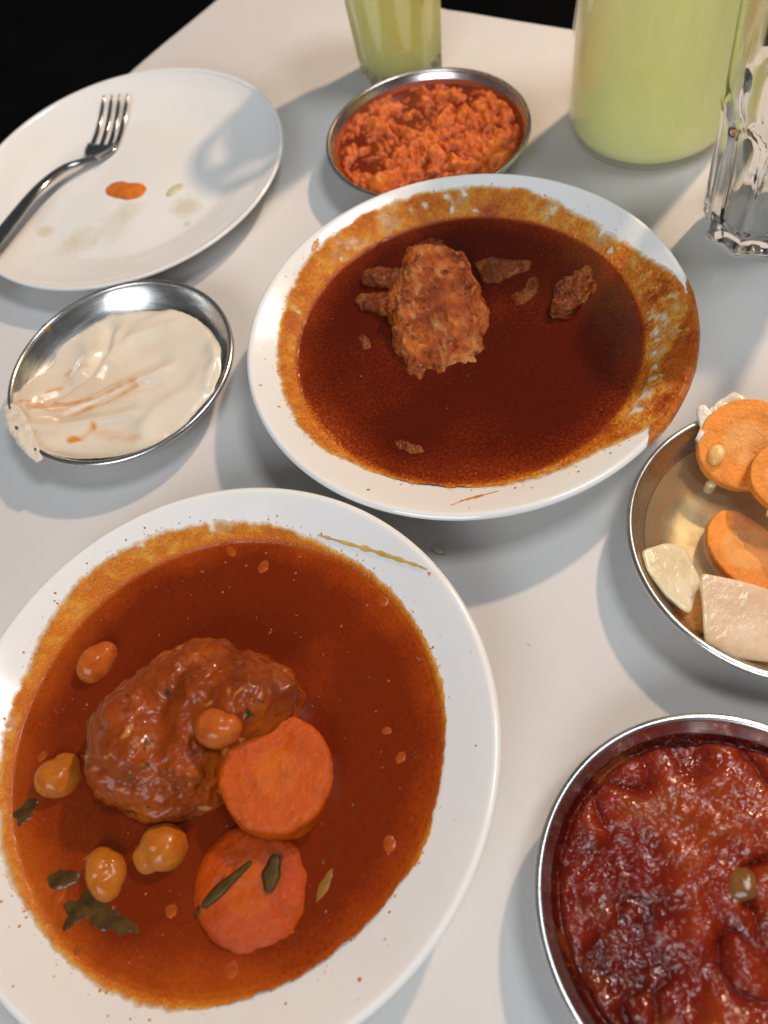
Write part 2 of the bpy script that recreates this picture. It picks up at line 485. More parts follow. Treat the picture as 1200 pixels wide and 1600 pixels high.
def make_glass(name, tint=(1, 1, 1), rough=0.0, ior=1.5):
    k = NT(name); k.set(Base_Color=tint, Roughness=rough, IOR=ior, Transmission_Weight=1.0); return k.m

def make_lemonade():
    k = NT('cloudy_lemonade')
    c = k.ramp(k.noise(18, 3), [(.3, (.992, .93, .36)), (.7, (.995, .945, .42))])
    k.set(Base_Color=c, Roughness=.25, Subsurface_Weight=1.0, Subsurface_Radius=(.04, .036, .014), Subsurface_Scale=1.0, Specular_IOR_Level=.2); return k.m

M = {}
M['paper'] = make_paper()
M['china'] = make_china()
M['steel'] = make_steel()
M['fork_steel'] = make_steel('fork_steel', .42, (.08, .16))
M['glass'] = make_glass('clear_glass', (.985, .99, .985))
M['jug_plastic'] = make_clear_liquid('jug_plastic', (.995, .995, .985), .08)
M['lemonade'] = make_lemonade()

# ------------------------------------------------------------------ the setting
EDGE_U = Vector((.0806, .0702, 0)).normalized()          # along the far left edge of the table
EDGE_V = Vector((.715, -.699, 0))                # along the far right edge, away from the corner
CORNER = Vector((.017, .748, 0))

floor = mesh_obj('floor', [(-4, -3, -.75), (4, -3, -.75), (4, 5, -.75), (-4, 5, -.75)], [(0, 1, 2, 3)],
                 make_plain('dark_floor', (.004, .004, .0045), .8, .4, 6, .2, Specular_IOR_Level=.1), smooth=False)
tag(floor, kind='structure')

def tpt(a, b, z=0.0):
    p = CORNER - EDGE_U * a + EDGE_V * b
    return (p.x, p.y, z)

# table: wooden top and four legs
table = empty('dining_table', tpt(.45, .40, -.75))
tag(table, 'square dining table hidden under white paper', 'table')
TA, TB = 1.0, .80
wood = make_plain('dark_wood', (.05, .03, .02), .4, .3, 30)
def local_box(name, a0, a1, b0, b1, z0, z1, mat, parent, bev=.003):
    import bmesh
    o = Vector(parent.location)
    V = [Vector(tpt(a, b, z)) - o for z in (z0, z1) for a, b in ((a0, b0), (a1, b0), (a1, b1), (a0, b1))]
    ob = mesh_obj(name, V, [(3, 2, 1, 0), (4, 5, 6, 7), (0, 1, 5, 4), (1, 2, 6, 5), (2, 3, 7, 6), (3, 0, 4, 7)], mat, parent, smooth=False)
    bm = bmesh.new(); bm.from_mesh(ob.data); bmesh.ops.recalc_face_normals(bm, faces=bm.faces)
    bmesh.ops.bevel(bm, geom=list(bm.edges), offset=bev, segments=2, affect='EDGES'); bm.to_mesh(ob.data); bm.free()
    return ob
local_box('tabletop', .006, TA, .006, TB, -.032, -.003, wood, table)
for a in (.06, TA - .11):
    for b in (.06, TB - .11):
        local_box('leg', a, a + .05, b, b + .05, -.75, -.032, wood, table)

# paper sheet: lies on the top, folds down over the two far edges
def paper_sheet():
    na, nb = 300, 250
    A = np.concatenate([[-.0305, -.022, -.012, -.004], np.linspace(0, TA, na)]); B = np.concatenate([[-.0305, -.022, -.012, -.004], np.linspace(0, TB, nb)])
    a, b = np.meshgrid(A, B, indexing='ij')
    over = np.maximum(-a, 0); ovb = np.maximum(-b, 0)
    z = -np.where(np.maximum(over, ovb) > .004, np.maximum(over, ovb) * 2.2 - .004, np.maximum(over, ovb) * .7)
    aa = np.where(a < 0, -np.minimum(over, .004) - .1 * over, a); bb = np.where(b < 0, -np.minimum(ovb, .004) - .1 * ovb, b)
    x = CORNER.x - EDGE_U.x * aa + EDGE_V.x * bb; y = CORNER.y - EDGE_U.y * aa + EDGE_V.y * bb
    # slow swell, a little wavy edge, folds pressed into the sheet
    inside = smooth01(0, .03, np.minimum(a, b))
    z = z + .0005 * fbm2(x, y, 9, 3, 3) * inside
    wob = .004 * fbm2(x, y, 8, 5, 2) * (1 - smooth01(0, .10, np.minimum(a, b)))
    x = x + (EDGE_U.x - EDGE_V.x) * wob; y = y + (EDGE_U.y - EDGE_V.y) * wob
    def crease(p, q, h, w=.0022):
        p = np.array(p); q = np.array(q); d = q - p; L = np.hypot(*d); d /= L
        s = (x - p[0]) * d[0] + (y - p[1]) * d[1]; t = np.abs(-(x - p[0]) * d[1] + (y - p[1]) * d[0])
        return h * np.clip(1 - t / w, 0, 1) * smooth01(-.01, .02, s) * smooth01(L + .01, L - .02, s)
    z = z + crease((.2, .633), (-.02, .529), .0007, .0035) + crease((.27, .17), (.02, .04), .0004, .004) + crease((.36, .36), (.30, .10), .0005, .004)
    V = np.stack([x, y, z], -1).reshape(-1, 3)
    nA, nB = a.shape
    F = [(i * nB + j, i * nB + j + 1, (i + 1) * nB + j + 1, (i + 1) * nB + j) for i in range(nA - 1) for j in range(nB - 1)]
    o = fix_normals(mesh_obj('paper_tablecloth', V, F, M['paper']))
    if o.data.polygons[len(F) // 2].normal.z < 0: o.data.flip_normals()
    return tag(o, 'white paper sheet covering the whole table top', 'tablecloth')
paper_sheet()

# ------------------------------------------------------------------ plates
PR = .1149
PLATE_IN = [(0, .0068), (.03, .0068), (.056, .0071), (.069, .0095), (.081, .0152), (.093, .0222), (.104, .0290), (.1100, .0326)]
PLATE_PROF = PLATE_IN + [(.1125, .0338), (.1140, .0334), (PR, .0320), (.1134, .0298), (.105, .0240), (.093, .0160), (.080, .0084), (.068, .0034), (.0645, .0003), (.0615, .0000), (.059, .0024), (.03, .0028), (0, .0028)]
_pin = np.array(smooth_prof(PLATE_IN, 8))
def zin(r): return np.interp(r, _pin[:, 0], _pin[:, 1])
PC = {'B': Vector((.0674, .2657, .0006)), 'C': Vector((-.0920, .0966, .0006))}
def plate(key, label):
    o = lathe('dinner_plate', smooth_prof(PLATE_PROF, 6), M['china'], n=160, loc=PC[key])
    return tag(fix_normals(o), label, 'plate')
plate('B', 'white plate holding dark brown sauce with a meat chunk')
plate('C', 'white plate holding orange stew with patty, carrots and chickpeas')

def on_plate(px, py, c, f=zin, dz=.0006):
    z = .024
    for _ in range(16):
        p = at(px, py, z); z = float(f(math.hypot(p.x - c.x, p.y - c.y))) + dz
    return p

def sauce(name, key, outline_px, level, mat, label, seed, hole=.5, depth_ref=.006, band=None, cat='sauce'):
    c = PC[key]; nth, nr = 460, 150
    poly = [on_plate(px, py, c) for px, py in outline_px]
    th = np.arange(nth) * 2 * np.pi / nth
    R = circ_smooth(polar_radius([(p.x, p.y) for p in poly], (c.x, c.y), th), 4)
    R0 = R.copy()
    R = R + .0022 * fbm(np.stack([np.cos(th) * 16, np.sin(th) * 16, th * 0 + seed], -1), 6, .8)
    R = np.minimum(R, PR - .0002)
    t = np.linspace(0.004, 1, nr) ** .75
    r = t[:, None] * R[None, :]
    x = r * np.cos(th); y = r * np.sin(th)
    base = zin(r)
    edge = (R[None, :] - r)
    film = .00035 + .0009 * np.clip(fbm2(x, y, 70, seed, 4) + .35, 0, 1) + .0005 * np.clip(fbm2(x, y, 260, seed + 2, 3), 0, 1)
    film = film * smooth01(0, .0035, edge) + .00012
    lev = level + .00015 * fbm2(x, y, 40, seed + 4, 3)
    k = .0006
    zf = base + film
    z = np.maximum(lev, zf) + k * np.exp(-np.abs(lev - zf) / k) * .35     # soft meniscus
    ed0 = np.clip(circ_smooth(R0, 12)[None, :] - r + .001, 0, 1)
    z = np.minimum(z, base + .0003 + .9 * ed0 + 60 * ed0 * ed0)                           # the edge always thins out on the china
    depth = np.clip((z - base) / depth_ref, 0, .62) + .38 * smooth01(.55, 2.6, (z - base) / depth_ref)
    # thin places of the film, streaked outward, where the china shows through
    ang = th[None, :] + 0 * r
    st = fbm(np.stack([np.cos(ang) * 26, np.sin(ang) * 26, r * 130 + seed], -1), 4, .6)
    out = smooth01(.0004, .0016, z - lev)
    thin = smooth01(hole - .12, hole + .10, st) * .8
    if band: thin = np.maximum(thin, band(x, y, r, th, st))
    depth = depth * (1 - out * thin) - .012 * out * thin
    gone = np.zeros_like(st, bool)
    V = np.stack([x, y, z], -1).reshape(-1, 3)
    F = [f for f in ring_faces(nr, nth)]
    g = gone.reshape(-1)
    F = [f for f in F if not (g[f[0]] and g[f[2]])]
    Vl = V.tolist(); n0 = len(Vl); Vl.append([0, 0, float(z[0].mean())])
    F += [(n0, (j + 1) % nth, j) for j in range(nth)]
    # pulp specks just outside the edge
    rg = np.random.default_rng(seed); SV = []; SF = []
    for _ in range(190):
        j = rg.integers(nth); rr_ = R[j] + rg.exponential(.0016) - .0004; s_ = .00016 + .00045 * rg.random() ** 3; a_ = th[j]
        if rr_ > PR - .006: continue
        n1 = len(SV); cx, cy = rr_ * math.cos(a_), rr_ * math.sin(a_); SV.append((cx, cy, float(zin(rr_)) + .0003))
        for q in range(6):
            t_ = q * math.pi / 3; xx, yy = cx + s_ * math.cos(t_) * (.7 + .6 * rg.random()), cy + s_ * math.sin(t_) * (.7 + .6 * rg.random())
            SV.append((xx, yy, float(zin(math.hypot(xx, yy))) + .00006))
        SF += [(n1, n1 + 1 + q, n1 + 1 + (q + 1) % 6) for q in range(6)]
    sp_ = mesh_obj('sauce_specks', SV, SF, mat, loc=c, attrs={'depth': np.full(len(SV), .14)})
    tag(sp_, 'fine pulp specks along the edge of the ' + ('brown' if key == 'B' else 'orange') + ' sauce', 'sauce', kind='stuff')
    o = mesh_obj(name, Vl, F, mat, loc=c, attrs={'depth': np.append(depth.reshape(-1), depth[0].mean())})
    if o.data.polygons[0].normal.z < 0: o.data.flip_normals()
    return tag(o, label, cat)

SAUCE_B = make_sauce('brown_sauce', [(0.0, (.84, .58, .18)), (.08, (.76, .36, .045)), (.19, (.60, .17, .014)), (.36, (.32, .055, .007)), (.6, (.18, .022, .004)), (.85, (.12, .013, .002)), (1.0, (.08, .008, .002))], 1.0, (.028, .003, .002), .55, grain=1.3)
SAUCE_C = make_sauce('orange_sauce', [(0.0, (.84, .56, .15)), (.08, (.76, .34, .035)), (.19, (.62, .18, .010)), (.38, (.45, .095, .008)), (.62, (.33, .052, .004)), (.82, (.23, .030, .003)), (1.0, (.16, .018, .002))], 1.0, (.075, .008, .003), .4, grain=.4)
OUT_B = [(640, 303), (700, 292), (760, 287), (830, 293), (880, 318), (930, 345), (985, 380), (1030, 410), (1062, 430), (1085, 455), (1096, 500), (1093, 560), (1082, 610), (1055, 645), (1000, 680), (950, 700), (900, 727), (840, 750),
         (770, 763), (690, 761), (630, 753), (560, 730), (500, 702), (465, 670), (440, 620), (430, 560), (435, 500), (450, 450), (480, 400), (520, 360), (575, 328)]
OUT_C = [(333, 810), (427, 817), (493, 840), (567, 880), (620, 927), (660, 987), (693, 1060), (698, 1140), (690, 1220), (667, 1327), (620, 1393), (547, 1473), (467, 1527), (367, 1567), (267, 1587), (200, 1567), (133, 1533),
         (67, 1467), (20, 1393), (-2, 1333), (-10, 1240), (1, 1140), (27, 1073), (60, 993), (113, 913), (167, 867), (253, 827)]
def band_b(x, y, r, th, st):
    # scraped arc on the right side of the plate
    a = np.degrees((th[None, :] + np.pi) % (2 * np.pi) - np.pi) + 0 * r
    w = np.exp(-((a + 32) / 34) ** 2)
    return w * smooth01(-.25, .25, st) * smooth01(.0945, .0965, r) * smooth01(.1035, .1000, r)
sauce('brown_sauce', 'B', OUT_B, .0222, SAUCE_B, 'dark red brown sauce pooled around the meat chunk', 3, .36, .0050, band_b)
sauce('stew_sauce', 'C', OUT_C, .0230, SAUCE_C, 'orange red stew sauce pooled around the patty and carrots', 8, .42, .0052)

# flat plate with the fork
A_C = Vector((-.1026, .5017, .0005)); AR = .113
A_IN = [(0, .0055), (.04, .0055), (.068, .0058), (.078, .0075), (.088, .0105), (.100, .0140), (.1085, .0178), (.1105, .0192)]
A_PROF = A_IN + [(.1120, .0198), (AR, .0190), (.1122, .0174), (.104, .0125), (.090, .0070), (.078, .0032), (.072, .0003), (.069, 0), (.066, .002), (.03, .0024), (0, .0024)]
_ain = np.array(smooth_prof(A_IN, 8))
def zin_a(r): return np.interp(r, _ain[:, 0], _ain[:, 1])
def on_a(px, py, dz=.0004): return on_plate(px, py, A_C, zin_a, dz)
STAINS = []
for px, py, r, a in ((70, 362, .008, .5), (130, 375, .016, .28), (175, 355, .018, .25), (205, 330, .014, .28), (290, 322, .013, .5), (292, 350, .004, .5), (110, 388, .012, .25)):
    p = on_a(px, py); STAINS.append((p.x - A_C.x, p.y - A_C.y, r, a))
M['china_stained'] = make_china_stained()
tag(fix_normals(lathe('dinner_plate', smooth_prof(A_PROF, 6), M['china_stained'], n=160, loc=A_C)), 'white plate nearly empty, with a fork and an orange smear', 'plate')

p = on_a(196, 298)
orange_paste = make_plain('orange_paste', (.62, .16, .02), .25, .25, 130, .5, .001)
sm = dome('sauce_smear', [(on_a(x, y).x, on_a(x, y).y) for x, y in ((160, 297), (170, 287), (190, 283), (205, 288), (216, 286), (230, 292), (232, 300), (222, 309), (200, 312), (178, 309), (164, 303))], p.z - .0004, .0022, orange_paste, .7, .7, 60, 16, ((180, .0006),), 4, .001)
tag(sm, 'small orange smear of carrot relish on the white plate', 'sauce')
q = on_a(274, 297)
onion = make_plain('onion', (.62, .58, .36), .25, .15, 90, .2, .0006, .2)
os_ = dome('onion_sliver', [(on_a(x, y).x, on_a(x, y).y) for x, y in ((258, 308), (264, 298), (280, 287), (289, 286), (287, 294), (272, 304), (262, 311))], q.z - .0004, .0022, onion, .7, .7, 48, 12, ((200, .0005),), 5, .001)
tag(os_, 'pale onion sliver lying beside the orange smear', 'onion')

# ------------------------------------------------------------------ fork
def fork():
    root = empty('fork', on_a(130, 245))
    tag(root, 'steel dinner fork resting on the nearly empty plate', 'fork')
    o = Vector(root.location)
    tip = on_a(181, 149, .0045); neck = on_a(146, 252, .0042)
    # centre line neck -> handle
    def sweep(name, pts, wid, thk, crown=.3, n=14):
        pts = [Vector(p) for p in pts]; V = []; up = Vector((0, 0, 1))
        # resample
        P = np.array(pts); s = np.linspace(0, len(P) - 1, 40); out = []
        for t in s:
            i = min(int(t), len(P) - 2); f = t - i
            p0, p1, p2, p3 = P[max(i - 1, 0)], P[i], P[i + 1], P[min(i + 2, len(P) - 1)]
            out.append(.5 * (2 * p1 + (p2 - p0) * f + (2 * p0 - 5 * p1 + 4 * p2 - p3) * f * f + (3 * p1 - p0 - 3 * p2 + p3) * f ** 3))
        out = np.array(out); W = np.interp(s, range(len(P)), wid); T = np.interp(s, range(len(P)), thk)
        for i in range(40):
            d = Vector(out[min(i + 1, 39)] - out[max(i - 1, 0)]).normalized(); sd = d.cross(up).normalized(); u = sd.cross(d)
            for k in range(n):
                a = 2 * math.pi * k / n; ca, sa = math.cos(a), math.sin(a)
                x = W[i] / 2 * math.copysign(abs(ca) ** .7, ca); z = T[i] / 2 * math.copysign(abs(sa) ** .7, sa) - crown * T[i] * (abs(ca) ** 2)
                V.append(Vector(out[i]) + sd * x + u * z - o)
        F = ring_faces(40, n) + [tuple(range(n))[::-1], tuple(39 * n + k for k in range(n))]
        return fix_normals(mesh_obj(name, V, F, M['fork_steel'], root))
    sweep('handle', [at(-90, 475, .034), at(-2, 368, .0235), at(55, 298, .0185), at(95, 265, .0160), at(124, 253, .0135), neck + (tip - neck) * .05], [.017, .0125, .0090, .0068, .0062, .0085], [.0022, .0026, .0030, .0034, .0032, .0022])
    # head: shallow scoop that widens then splits into the tines
    fwd = (tip - neck); L = fwd.length; f = fwd.normalized(); side = f.cross(Vector((0, 0, 1))).normalized(); up = side.cross(f)
    HL = L * .34; nu, nv = 20, 17; V = []; W0, W1 = .0090, .0250
    def curve(t): return -.0052 * math.sin(min(t, 1) * math.pi * .95) + .0012 * t     # t 0..1 over the whole head and tines
    for sgn in (1, -1):
        for i in range(nu):
            t = i / (nu - 1); w = W0 + (W1 - W0) * (math.sin(min(1, t * 1.35) * math.pi / 2) ** 1.3)
            for j in range(nv):
                v = j / (nv - 1) * 2 - 1
                pos = neck + f * (t * HL) + side * (v * w / 2) + up * (curve(t * HL / L) - .0024 * (1 - v * v) * math.sin(min(1, t) * math.pi * .6) + sgn * .0008)
                V.append(pos - o)
    F = [(i * nv + j, i * nv + j + 1, (i + 1) * nv + j + 1, (i + 1) * nv + j) for i in range(nu - 1) for j in range(nv - 1)]
    n1 = nu * nv
    F += [tuple(n1 + k for k in q[::-1]) for q in F]
    bd = [j for j in range(nv)] + [i * nv + nv - 1 for i in range(1, nu)] + [(nu - 1) * nv + j for j in range(nv - 2, -1, -1)] + [i * nv for i in range(nu - 2, 0, -1)]
    for k in range(len(bd)): a, b = bd[k], bd[(k + 1) % len(bd)]; F.append((a, n1 + a, n1 + b, b))
    fix_normals(mesh_obj('head', V, F, M['fork_steel'], root))
    for q in range(4):
        cx = (q - 1.5) * W1 * .268
        V = []; n = 10; ns = 20
        for i in range(ns):
            t = i / (ns - 1); s = HL * .93 + t * (L - HL * .93); w = .0046 * (1 - .38 * t) * (1 if t < .93 else .55); h = .0017 * (1 - .3 * t)
            cv = curve(s / L) - .0024 * (1 - (cx / (W1 / 2)) ** 2) * (1 - t) * .95
            for k in range(n):
                a = 2 * math.pi * k / n
                V.append(neck + f * s + side * (cx * (1 - .04 * t) + math.cos(a) * w / 2) + up * (cv + math.sin(a) * h / 2) - o)
        F = ring_faces(ns, n) + [tuple(range(n))[::-1], tuple((ns - 1) * n + k for k in range(n))]
        fix_normals(mesh_obj('tine', V, F, M['fork_steel'], root))
fork()

# ------------------------------------------------------------------ steel bowls
BR, BH = .0664, .0220
BIN = [(0, .0024), (.020, .0024), (.040, .0030), (.050, .0055), (.057, .0110), (.0615, .0165), (.0640, .0205)]
BOUT = [(.0640, .0205), (.0645, .0200), (.0620, .0158), (.0575, .0100), (.0505, .0042), (.041, .0012), (.036, .0004), (.02, .0004), (0, .0004)]
_bin = np.array(smooth_prof(BIN, 8))
def zin_b(r): return np.interp(r, _bin[:, 0], _bin[:, 1])
BC = {'T': Vector((-.1187, .3200, .0006)), 'K': Vector((.0984, .4412, .0006)), 'P': Vector((.1623, .1105, .0006)), 'R': Vector((.0745, -.0122, .0006))}
def bowl(key, label):
    root = empty('steel_bowl', BC[key]); tag(root, label, 'bowl', 'round steel salad bowls')
    fix_normals(lathe('body', smooth_prof(BIN, 6) + smooth_prof(BOUT, 6)[1:], M['steel'], root, 144))
    cr, rr = .0649, .0016
    rim = lathe('rim', [(cr + rr * math.cos(a), .0205 + rr * math.sin(a)) for a in np.linspace(0, 2 * math.pi, 15)], M['steel'], root, 144)
    fix_normals(rim)
    return root
bowl('T', 'round steel bowl holding creamy tahini')
bowl('K', 'round steel bowl holding orange carrot relish')
bowl('P', 'round steel bowl holding pickled carrots and turnip')
bowl('R', 'round steel bowl holding chunky red tomato salad')
def on_b(px, py, key, dz=0.0): return on_plate(px, py, BC[key], zin_b, dz)

def bowl_fill(name, key, level, hfun, mat, label, cat, nth=300, nr=120, rmax=None, extra=None):
    c = BC[key]; th = np.arange(nth) * 2 * np.pi / nth
    rl = np.interp(level, _bin[:, 1], _bin[:, 0]) if rmax is None else rmax
    R = rl if np.isscalar(rl) else rl
    t = np.linspace(.004, 1, nr) ** .85
    r = t[:, None] * (np.full(nth, R) if np.isscalar(R) else R)[None, :]
    x = r * np.cos(th); y = r * np.sin(th)
    h, attrs = hfun(x, y, r, th, t)
    z = np.maximum(h, zin_b(np.minimum(r, .0640)) + .0003)
    V = np.stack([x, y, z], -1).reshape(-1, 3).tolist(); F = ring_faces(nr, nth)
    n0 = len(V); V.append([0, 0, float(z[0].mean())]); F += [(n0, (j + 1) % nth, j) for j in range(nth)]
    at_ = {k: np.append(v.reshape(-1), v[0].mean()) for k, v in attrs.items()}
    o = mesh_obj(name, V, F, mat, loc=c, attrs=at_)
    if o.data.polygons[0].normal.z < 0: o.data.flip_normals()
    return tag(o, label, cat)

def seg_dist(x, y, pts):
    d = np.full_like(x, 9.0); s_all = np.zeros_like(x)
    for (ax, ay), (bx, by) in zip(pts[:-1], pts[1:]):
        dx, dy = bx - ax, by - ay; L2 = dx * dx + dy * dy
        s = np.clip(((x - ax) * dx + (y - ay) * dy) / L2, 0, 1)
        dd = np.hypot(x - ax - s * dx, y - ay - s * dy)
        d = np.minimum(d, dd)
    return d

# tahini: spread with swirls, dragged over the rim on one side
def tahini():
    c = BC['T']; nth = 300
    th = np.arange(nth) * 2 * np.pi / nth
    def loc(px, py, z=.0150): p = at(px, py, z); return (p.x - c.x, p.y - c.y)
    outline = [(230, 483), (265, 482), (300, 492), (330, 515), (346, 545), (345, 580), (335, 606), (300, 650), (262, 683), (215, 705), (160, 715), (110, 716), (60, 706), (30, 690), (14, 660), (4, 632), (22, 610), (40, 585), (66, 565), (95, 535), (130, 512), (170, 490)]
    rimz = lambda px: .0215 if px < 70 else .0145
    R = circ_smooth(polar_radius([loc(px, py, rimz(px)) for px, py in outline], (0, 0), th), 3)
    R = R + .0008 * fbm(np.stack([np.cos(th) * 9, np.sin(th) * 9, th * 0 + 2], -1), 4, .7)
    lip = math.atan2(*reversed(loc(28, 655, .02)))
    def h(x, y, r, th, t):
        a = np.abs((th[None, :] - lip + np.pi) % (2 * np.pi) - np.pi) + 0 * r
        side = np.exp(-(a / .62) ** 2)
        z = .0138 + .0012 * fbm2(x, y, 26, 2, 3)
        z = z + side * smooth01(.036, .062, r) * .0072
        z = z + .0012 * smooth01(.7, 1.0, t)[:, None] * (1 - side) * 0
        # spoon strokes: ridges that curve towards the dragged side
        def stroke(pts, hgt, w):
            x0, y0 = loc(*pts[0])
            return 1.9 * hgt * np.exp(-(seg_dist(x, y, [loc(*p) for p in pts]) / (w * 1.15)) ** 2) * smooth01(0, .014, np.hypot(x - x0, y - y0))
        for pts, hg, w in (([(172, 490), (166, 545), (140, 590), (70, 628)], -.0016, .0035), ([(185, 500), (180, 550), (150, 592), (80, 634)], .0016, .0032),
                           ([(300, 500), (250, 512), (205, 530), (180, 565)], .0011, .004), ([(275, 545), (215, 575), (150, 610), (60, 640)], -.0010, .0035),
                           ([(285, 560), (230, 590), (140, 625), (60, 650)], .0012, .0028), ([(262, 592), (210, 605), (130, 640), (50, 662)], -.0009, .0025), ([(235, 640), (170, 655), (100, 668), (45, 676)], .0012, .0025),
                           ([(228, 625), (160, 640), (90, 655)], -.0009, .002), ([(330, 560), (300, 600), (250, 640), (225, 665)], .0008, .005), ([(120, 520), (140, 555), (120, 590)], .0010, .004), ([(330, 520), (338, 560), (325, 600)], .0012, .004)):
            z = z + stroke(pts, hg, w)
        z = z + .0008 * np.sin(fbm2(x, y, 14, 9, 2) * 9)
        st = np.zeros_like(x)
        for pts, w, amt in (([(40, 636), (105, 630), (150, 618), (212, 586)], .0007, .9), ([(50, 641), (112, 634), (160, 622), (215, 594)], .0007, .9), ([(60, 646), (118, 641), (170, 626), (214, 602)], .0009, .75), ([(76, 614), (95, 604)], .0010, .7),
                            ([(112, 690), (130, 684), (146, 668)], .0016, 1.0), ([(105, 582), (112, 578)], .0018, .7), ([(128, 576), (137, 572)], .0012, .5), ([(150, 676), (215, 684)], .0022, .35)):
            d = seg_dist(x, y, [loc(*p) for p in pts]) + .0008 * fbm2(x, y, 240, 4, 3)
            st = np.maximum(st, amt * 1.1 * smooth01(w * 2.2, w * .2, d) * np.clip(.75 + 1.2 * fbm2(x, y, 120, 14, 3), 0, 1))
        oil = smooth01(.032, .0, seg_dist(x, y, [loc(20, 660), (loc(170, 610))])) * .7
        e = smooth01(1.0, .93, t)[:, None]
        z = z - .0012 * (1 - e) * (1 - side)
        z = z - .0016 * smooth01(.94, 1.0, t)[:, None] * side
        # over the rim: sit on it
        z = np.where(r > .0605, np.maximum(z, .0222 * side + (1 - side) * 0), z)
        return z, {'stain': st, 'oil': oil}
    return bowl_fill('tahini', 'T', .0138, h, make_tahini(), 'creamy beige tahini with orange streaks, smeared over the bowl rim', 'tahini', rmax=np.minimum(R, .0685), nth=nth, nr=150)
tahini()
sm_px = [(2, 634), (14, 622), (30, 634), (44, 662), (60, 694), (68, 712), (52, 722), (40, 708), (30, 694), (16, 674), (6, 654)]
tag(dome('tahini_smear', [(at(x, y, .0225).x, at(x, y, .0225).y) for x, y in sm_px], .0205, .0026, make_plain('thick_tahini', (.72, .645, .525), .25, .06, 60, .15, .001, .2), .6, .7, 110, 24, ((120, .0016), (300, .0009)), 6, .003, smooth_w=0), 'thick tahini smear hanging over the bowl rim', 'tahini')
bit = make_plain('dried_sauce', (.36, .17, .02), .4, .3, 200, .4, .0008)
pb = at(72, 512, .0205)
tag(dome('dried_drip', [(pb.x + dx * .001, pb.y + dy * .001) for dx, dy in ((-2.2, 1.4), (0, 2.6), (2.2, 1.6), (2.2, -1.2), (.6, -3.2), (-1.6, -2.2))], .0208, .0016, bit, .7, .7, 32, 10, ((300, .0004),), 2, .003), 'small brown dried drip on the rim of the tahini bowl', 'drip')
# carrot relish in oil
def relish_h(x, y, r, th, t):
    n = fbm2(x, y, 75, 21, 4, .6); b = np.abs(fbm2(x, y, 100, 31, 3)) * 2.6 - .3
    big = fbm2(x, y, 26, 11, 2)
    edge = smooth01(.0612, .0570, r)
    h = .0152 + .0046 * n + .0040 * b + .0046 * big
    h = .0118 * (1 - edge) + h * edge
    return h, {'hgt': np.clip((h - .0125) / .010, 0, 1)}
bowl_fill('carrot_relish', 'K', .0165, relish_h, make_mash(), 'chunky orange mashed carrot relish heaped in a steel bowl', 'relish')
def flat_h(level):
    def f(x, y, r, th, t):
        return level + .00004 * fbm2(x, y, 60, 1, 2) + .0005 * smooth01(.975, 1, t)[:, None], {}
    return f
def oil_mat(name, col):
    k = NT(name); k.set(Base_Color=col, Roughness=.07, IOR=1.46); k.bump(k.noise(60, 3), .12, .001); return k.m
bowl_fill('red_oil', 'K', .0136, flat_h(.0136), oil_mat('red_oil', (.15, .017, .003)), 'dark red oil pooled between lumps of carrot relish', 'oil')
# red tomato salad
def tomato_h(x, y, r, th, t):
    wx, wy = x + .004 * fbm2(x, y, 60, 55, 2), y + .004 * fbm2(x, y, 60, 57, 2)
    n = fbm2(x, y, 120, 51, 3, .5); b = np.sqrt(np.abs(fbm2(wx, wy, 52, 61, 2)) + .02) * 2.2 - .9; big = fbm2(x, y, 24, 71, 2)
    pebble = np.clip(fbm2(x, y, 230, 81, 2) - .1, 0, 1)
    edge = smooth01(.0595, .0545, r)
    h = np.maximum(.0145 + .0016 * n + .0036 * b + .0046 * big + .0012 * pebble, .0113)
    h = .0100 * (1 - edge) + h * edge
    return h, {'hgt': np.clip((h - .0095) / .010, 0, 1)}
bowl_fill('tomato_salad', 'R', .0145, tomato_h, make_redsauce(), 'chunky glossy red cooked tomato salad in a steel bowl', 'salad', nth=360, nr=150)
bowl_fill('tomato_juice', 'R', .0112, flat_h(.0112), oil_mat('tomato_juice', (.06, .003, .001)), 'dark red juice pooled around the tomato salad', 'juice')
sd = at(1162, 1380, .019)
seedm = make_plain('pepper_skin', (.20, .085, .02), .2, .3, 120, .4, .001)
tag(dome('vegetable_piece', [(sd.x + .007 * math.cos(a) * (1.15 if k % 3 else .9), sd.y + .0055 * math.sin(a)) for k, a in enumerate(np.arange(12) * math.pi / 6)], .0135, .0068, seedm, .8, .7, 48, 16, ((160, .001),), 7), 'brown green vegetable piece bedded in the red tomato salad', 'vegetable')

# ------------------------------------------------------------------ stew plate: patty, carrots, chickpeas, herbs
LV = .0234
LVB = .0230
def px_poly(pts, z): return [(at(x, y, z).x, at(x, y, z).y) for x, y in pts]
PATTY = [(330, 985), (368, 992), (407, 1012), (432, 1030), (468, 1055), (477, 1080), (468, 1110), (440, 1132), (408, 1146), (376, 1168), (354, 1200), (343, 1240), (315, 1268), (276, 1288), (230, 1286), (177, 1275), (142, 1256), (122, 1222), (125, 1180), (137, 1130), (160, 1094), (190, 1062), (228, 1034), (265, 1008), (299, 990)]
o = dome('meat_patty', px_poly(PATTY, .0335), .018, .0330, make_patty(), .62, .92, 260, 110, ((36, .0062), (95, .0030), (230, .0010), (520, .0004)), 3, .004)
tag(o, 'large lumpy browned patty coated in stew sauce', 'patty')
TO_CAM = lambda p: (Vector((0, 0, CAM_H)) - Vector(p)).normalized()
carrot_hot = make_carrot('stewed_carrot', (.52, .080, .002), (.57, .115, .004), .009, .10, .24)
carrot_wet = make_carrot('sauced_carrot', (.46, .060, .002), (.50, .084, .002), .010, .09, .24)
pc = at(432, 1206, .0372)
o = slab('carrot_slice', circle_poly(.0222, .014, 3), pc, Vector((.20, .03, 1)), .0165, carrot_hot, .0026, 130, ((70, .0010), (280, .0008)), 2, nr=24)
